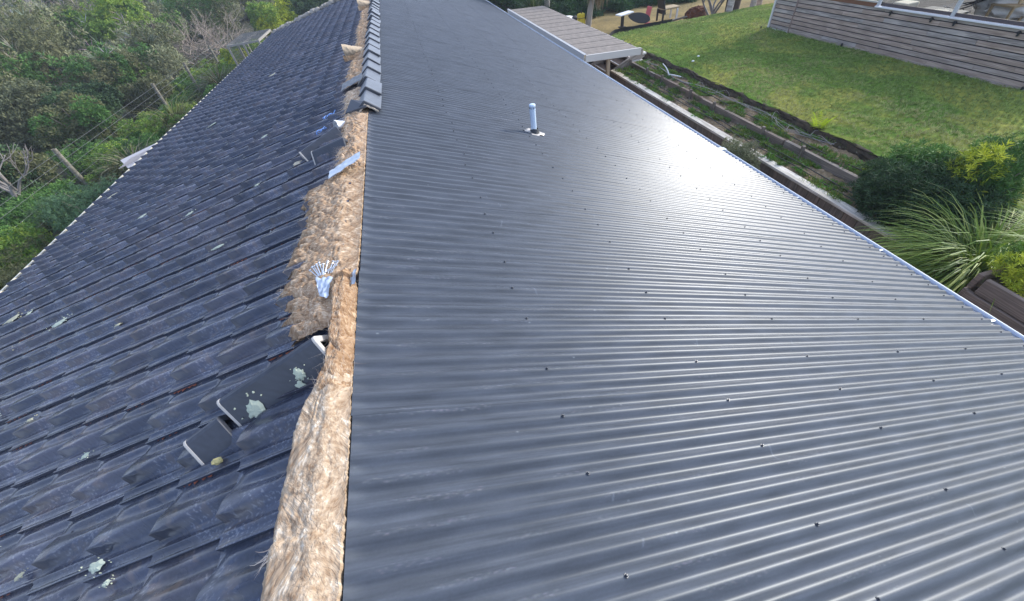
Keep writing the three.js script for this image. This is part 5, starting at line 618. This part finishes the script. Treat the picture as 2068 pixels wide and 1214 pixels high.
{ // undergrowth between the fence and the house
  const R = mulberry(540), out = []; for (let i = 0; i < 70; i++) { const z = -6.5 - R() * 27, x = -7.4 - R() * 4.2 - (z > -11 ? 1 : 0), s = 0.4 + R() * 0.5; if (Math.hypot(x + 7.5, z + 13.3) < 1.5) continue; crown(R, { size: [s * 1.3, s * (0.8 + 0.5 * R()), s * 1.3], n: 420, leaf: 0.11, pal: R() < 0.5 ? 'green' : R() < 0.5 ? 'bright' : 'olive', pal2: 'bright', mix: 0.3, lobes: 6 }, out, x, gy(x, z) - 0.1, z); }
  tag(scatter('undergrowth', LEAF.broad, M.leaf, out, scene), 'leafy green undergrowth between the wire fence and the tiled eave', 'undergrowth', null, 'stuff'); }
{ // fence along the left boundary
  const pm = std({ color: lin(0.6, 0.6, 0.58), map: woodTex(131, [0.42, 0.4, 0.36], [0.72, 0.7, 0.64]), roughness: 0.95 }), wm = std({ color: lin(0.16, 0.165, 0.16), roughness: 0.5, metalness: 0.6 });
  const t = thing('wire_fence', 'post and wire fence running along the scrub left of the house', 'fence', [-10.3, -3.6, -12]);
  const zs = [-6, -14.2, -21.2, -24.9, -29, -33], R = mulberry(71);
  zs.forEach((z, i) => part('post', rod([[(R() - 0.5) * 0.1, -0.3, z + 12], [0, 0.7, z + 12], [(R() - 0.5) * 0.12, 1.35, z + 12 + (R() - 0.5) * 0.1]], 0.07, 0.065, 9, 4), pm, t));
  for (const h of [0.25, 0.55, 0.85, 1.05, 1.25]) part('wire', rod(zs.map(z => [0.085, h, z + 12]), 0.004, 0.006, 4), wm, t);
  const mesh = []; for (let z = -6; z > -24; z -= 0.3) mesh.push(box(0.003, 1.15, 0.003, 0.085, 0.82, z + 12)); part('mesh_wire', mesh, wm, t).userData.kind = 'stuff'; }
{ // netting cage at the far left
  const t = thing('netting_cage', 'timber framed garden cage with grey netting beyond the tiled eave', 'cage', [-7.4, -3.9, -26.9]); const fm = std({ color: lin(0.3, 0.28, 0.25), roughness: 0.9 }); const net = std({ color: lin(0.2, 0.2, 0.2), roughness: 1, transparent: true, opacity: 0.35, side: THREE.DoubleSide });
  const w = 0.75, d = 1.5, h = 1.9; for (const [x, z] of [[-w, d], [w, d], [-w, -d], [w, -d], [-w, 0], [w, 0], [0, d]]) part('post', box(0.08, h, 0.08, x, h / 2, z), fm, t); for (const z of [d, 0, -d]) part('beam', box(2 * w, 0.09, 0.06, 0, h, z), fm, t); for (const x of [-w, 0, w]) part('beam', box(0.06, 0.09, 2 * d, x, h + 0.002, 0), fm, t);
  const nt = []; for (let i = 0; i <= 24; i++) { nt.push(box(0.006, 0.006, 2 * d, -w + i * 2 * w / 24, h + 0.06, 0), box(0.006, h, 0.006, -w + i * 2 * w / 24, h / 2, d + 0.03)); } for (let i = 0; i <= 38; i++) nt.push(box(2 * w, 0.006, 0.006, 0, h + 0.067, -d + i * 2 * d / 38), box(0.006, h, 0.006, -w - 0.03, h / 2, -d + i * 2 * d / 38)); for (let i = 0; i < 14; i++) nt.push(box(2 * w, 0.006, 0.006, 0, i * h / 14, d + 0.037), box(0.006, 0.006, 2 * d, -w - 0.037, i * h / 14, 0)); part('netting', nt, std({ color: lin(0.16, 0.16, 0.155), roughness: 1 }), t).userData.kind = 'stuff'; }
{ // little white lattice shed roof beside the tiled eave
  const t = thing('shed_corner', 'white lattice panel and tan ledge poking out beyond the tiled eave', 'shed', [-7.55, -3.6, -13.3]); const wm = std({ color: lin(0.5, 0.46, 0.44), roughness: 0.8 }), tan = std({ color: lin(0.48, 0.38, 0.28), roughness: 0.9 });
  part('panel', rbox(1.3, 0.03, 1.0, 0.004, 0, 1.0, 0, 0.0, 0.6, 0.1), wm, t); for (let i = 0; i < 9; i++) part('lattice_slat', box(1.2, 0.012, 0.02, 0, 1.03, -0.4 + i * 0.1, 0, 0.6, 0.1), std({ color: lin(0.42, 0.38, 0.36) }), t).rotation.y = 0; part('ledge', rbox(0.3, 0.06, 1.3, 0.01, 1.0, 1.3, -0.5), tan, t); part('skirt_board', rbox(0.04, 0.9, 1.5, 0.004, 0.75, 0.5, 0.1), std({ color: lin(0.2, 0.08, 0.06), roughness: 0.9 }), t); }
scene.fog = new THREE.FogExp2(new THREE.Color(0.72, 0.8, 0.92), 0.0012);
const renderer = new THREE.WebGLRenderer({ antialias: true });
renderer.setSize(1024, 601); renderer.toneMapping = THREE.LinearToneMapping; renderer.toneMappingExposure = EXPOSURE; renderer.outputColorSpace = THREE.SRGBColorSpace;
renderer.shadowMap.enabled = true; renderer.shadowMap.type = THREE.PCFSoftShadowMap;
camera.updateProjectionMatrix();
renderer.render(scene, camera);
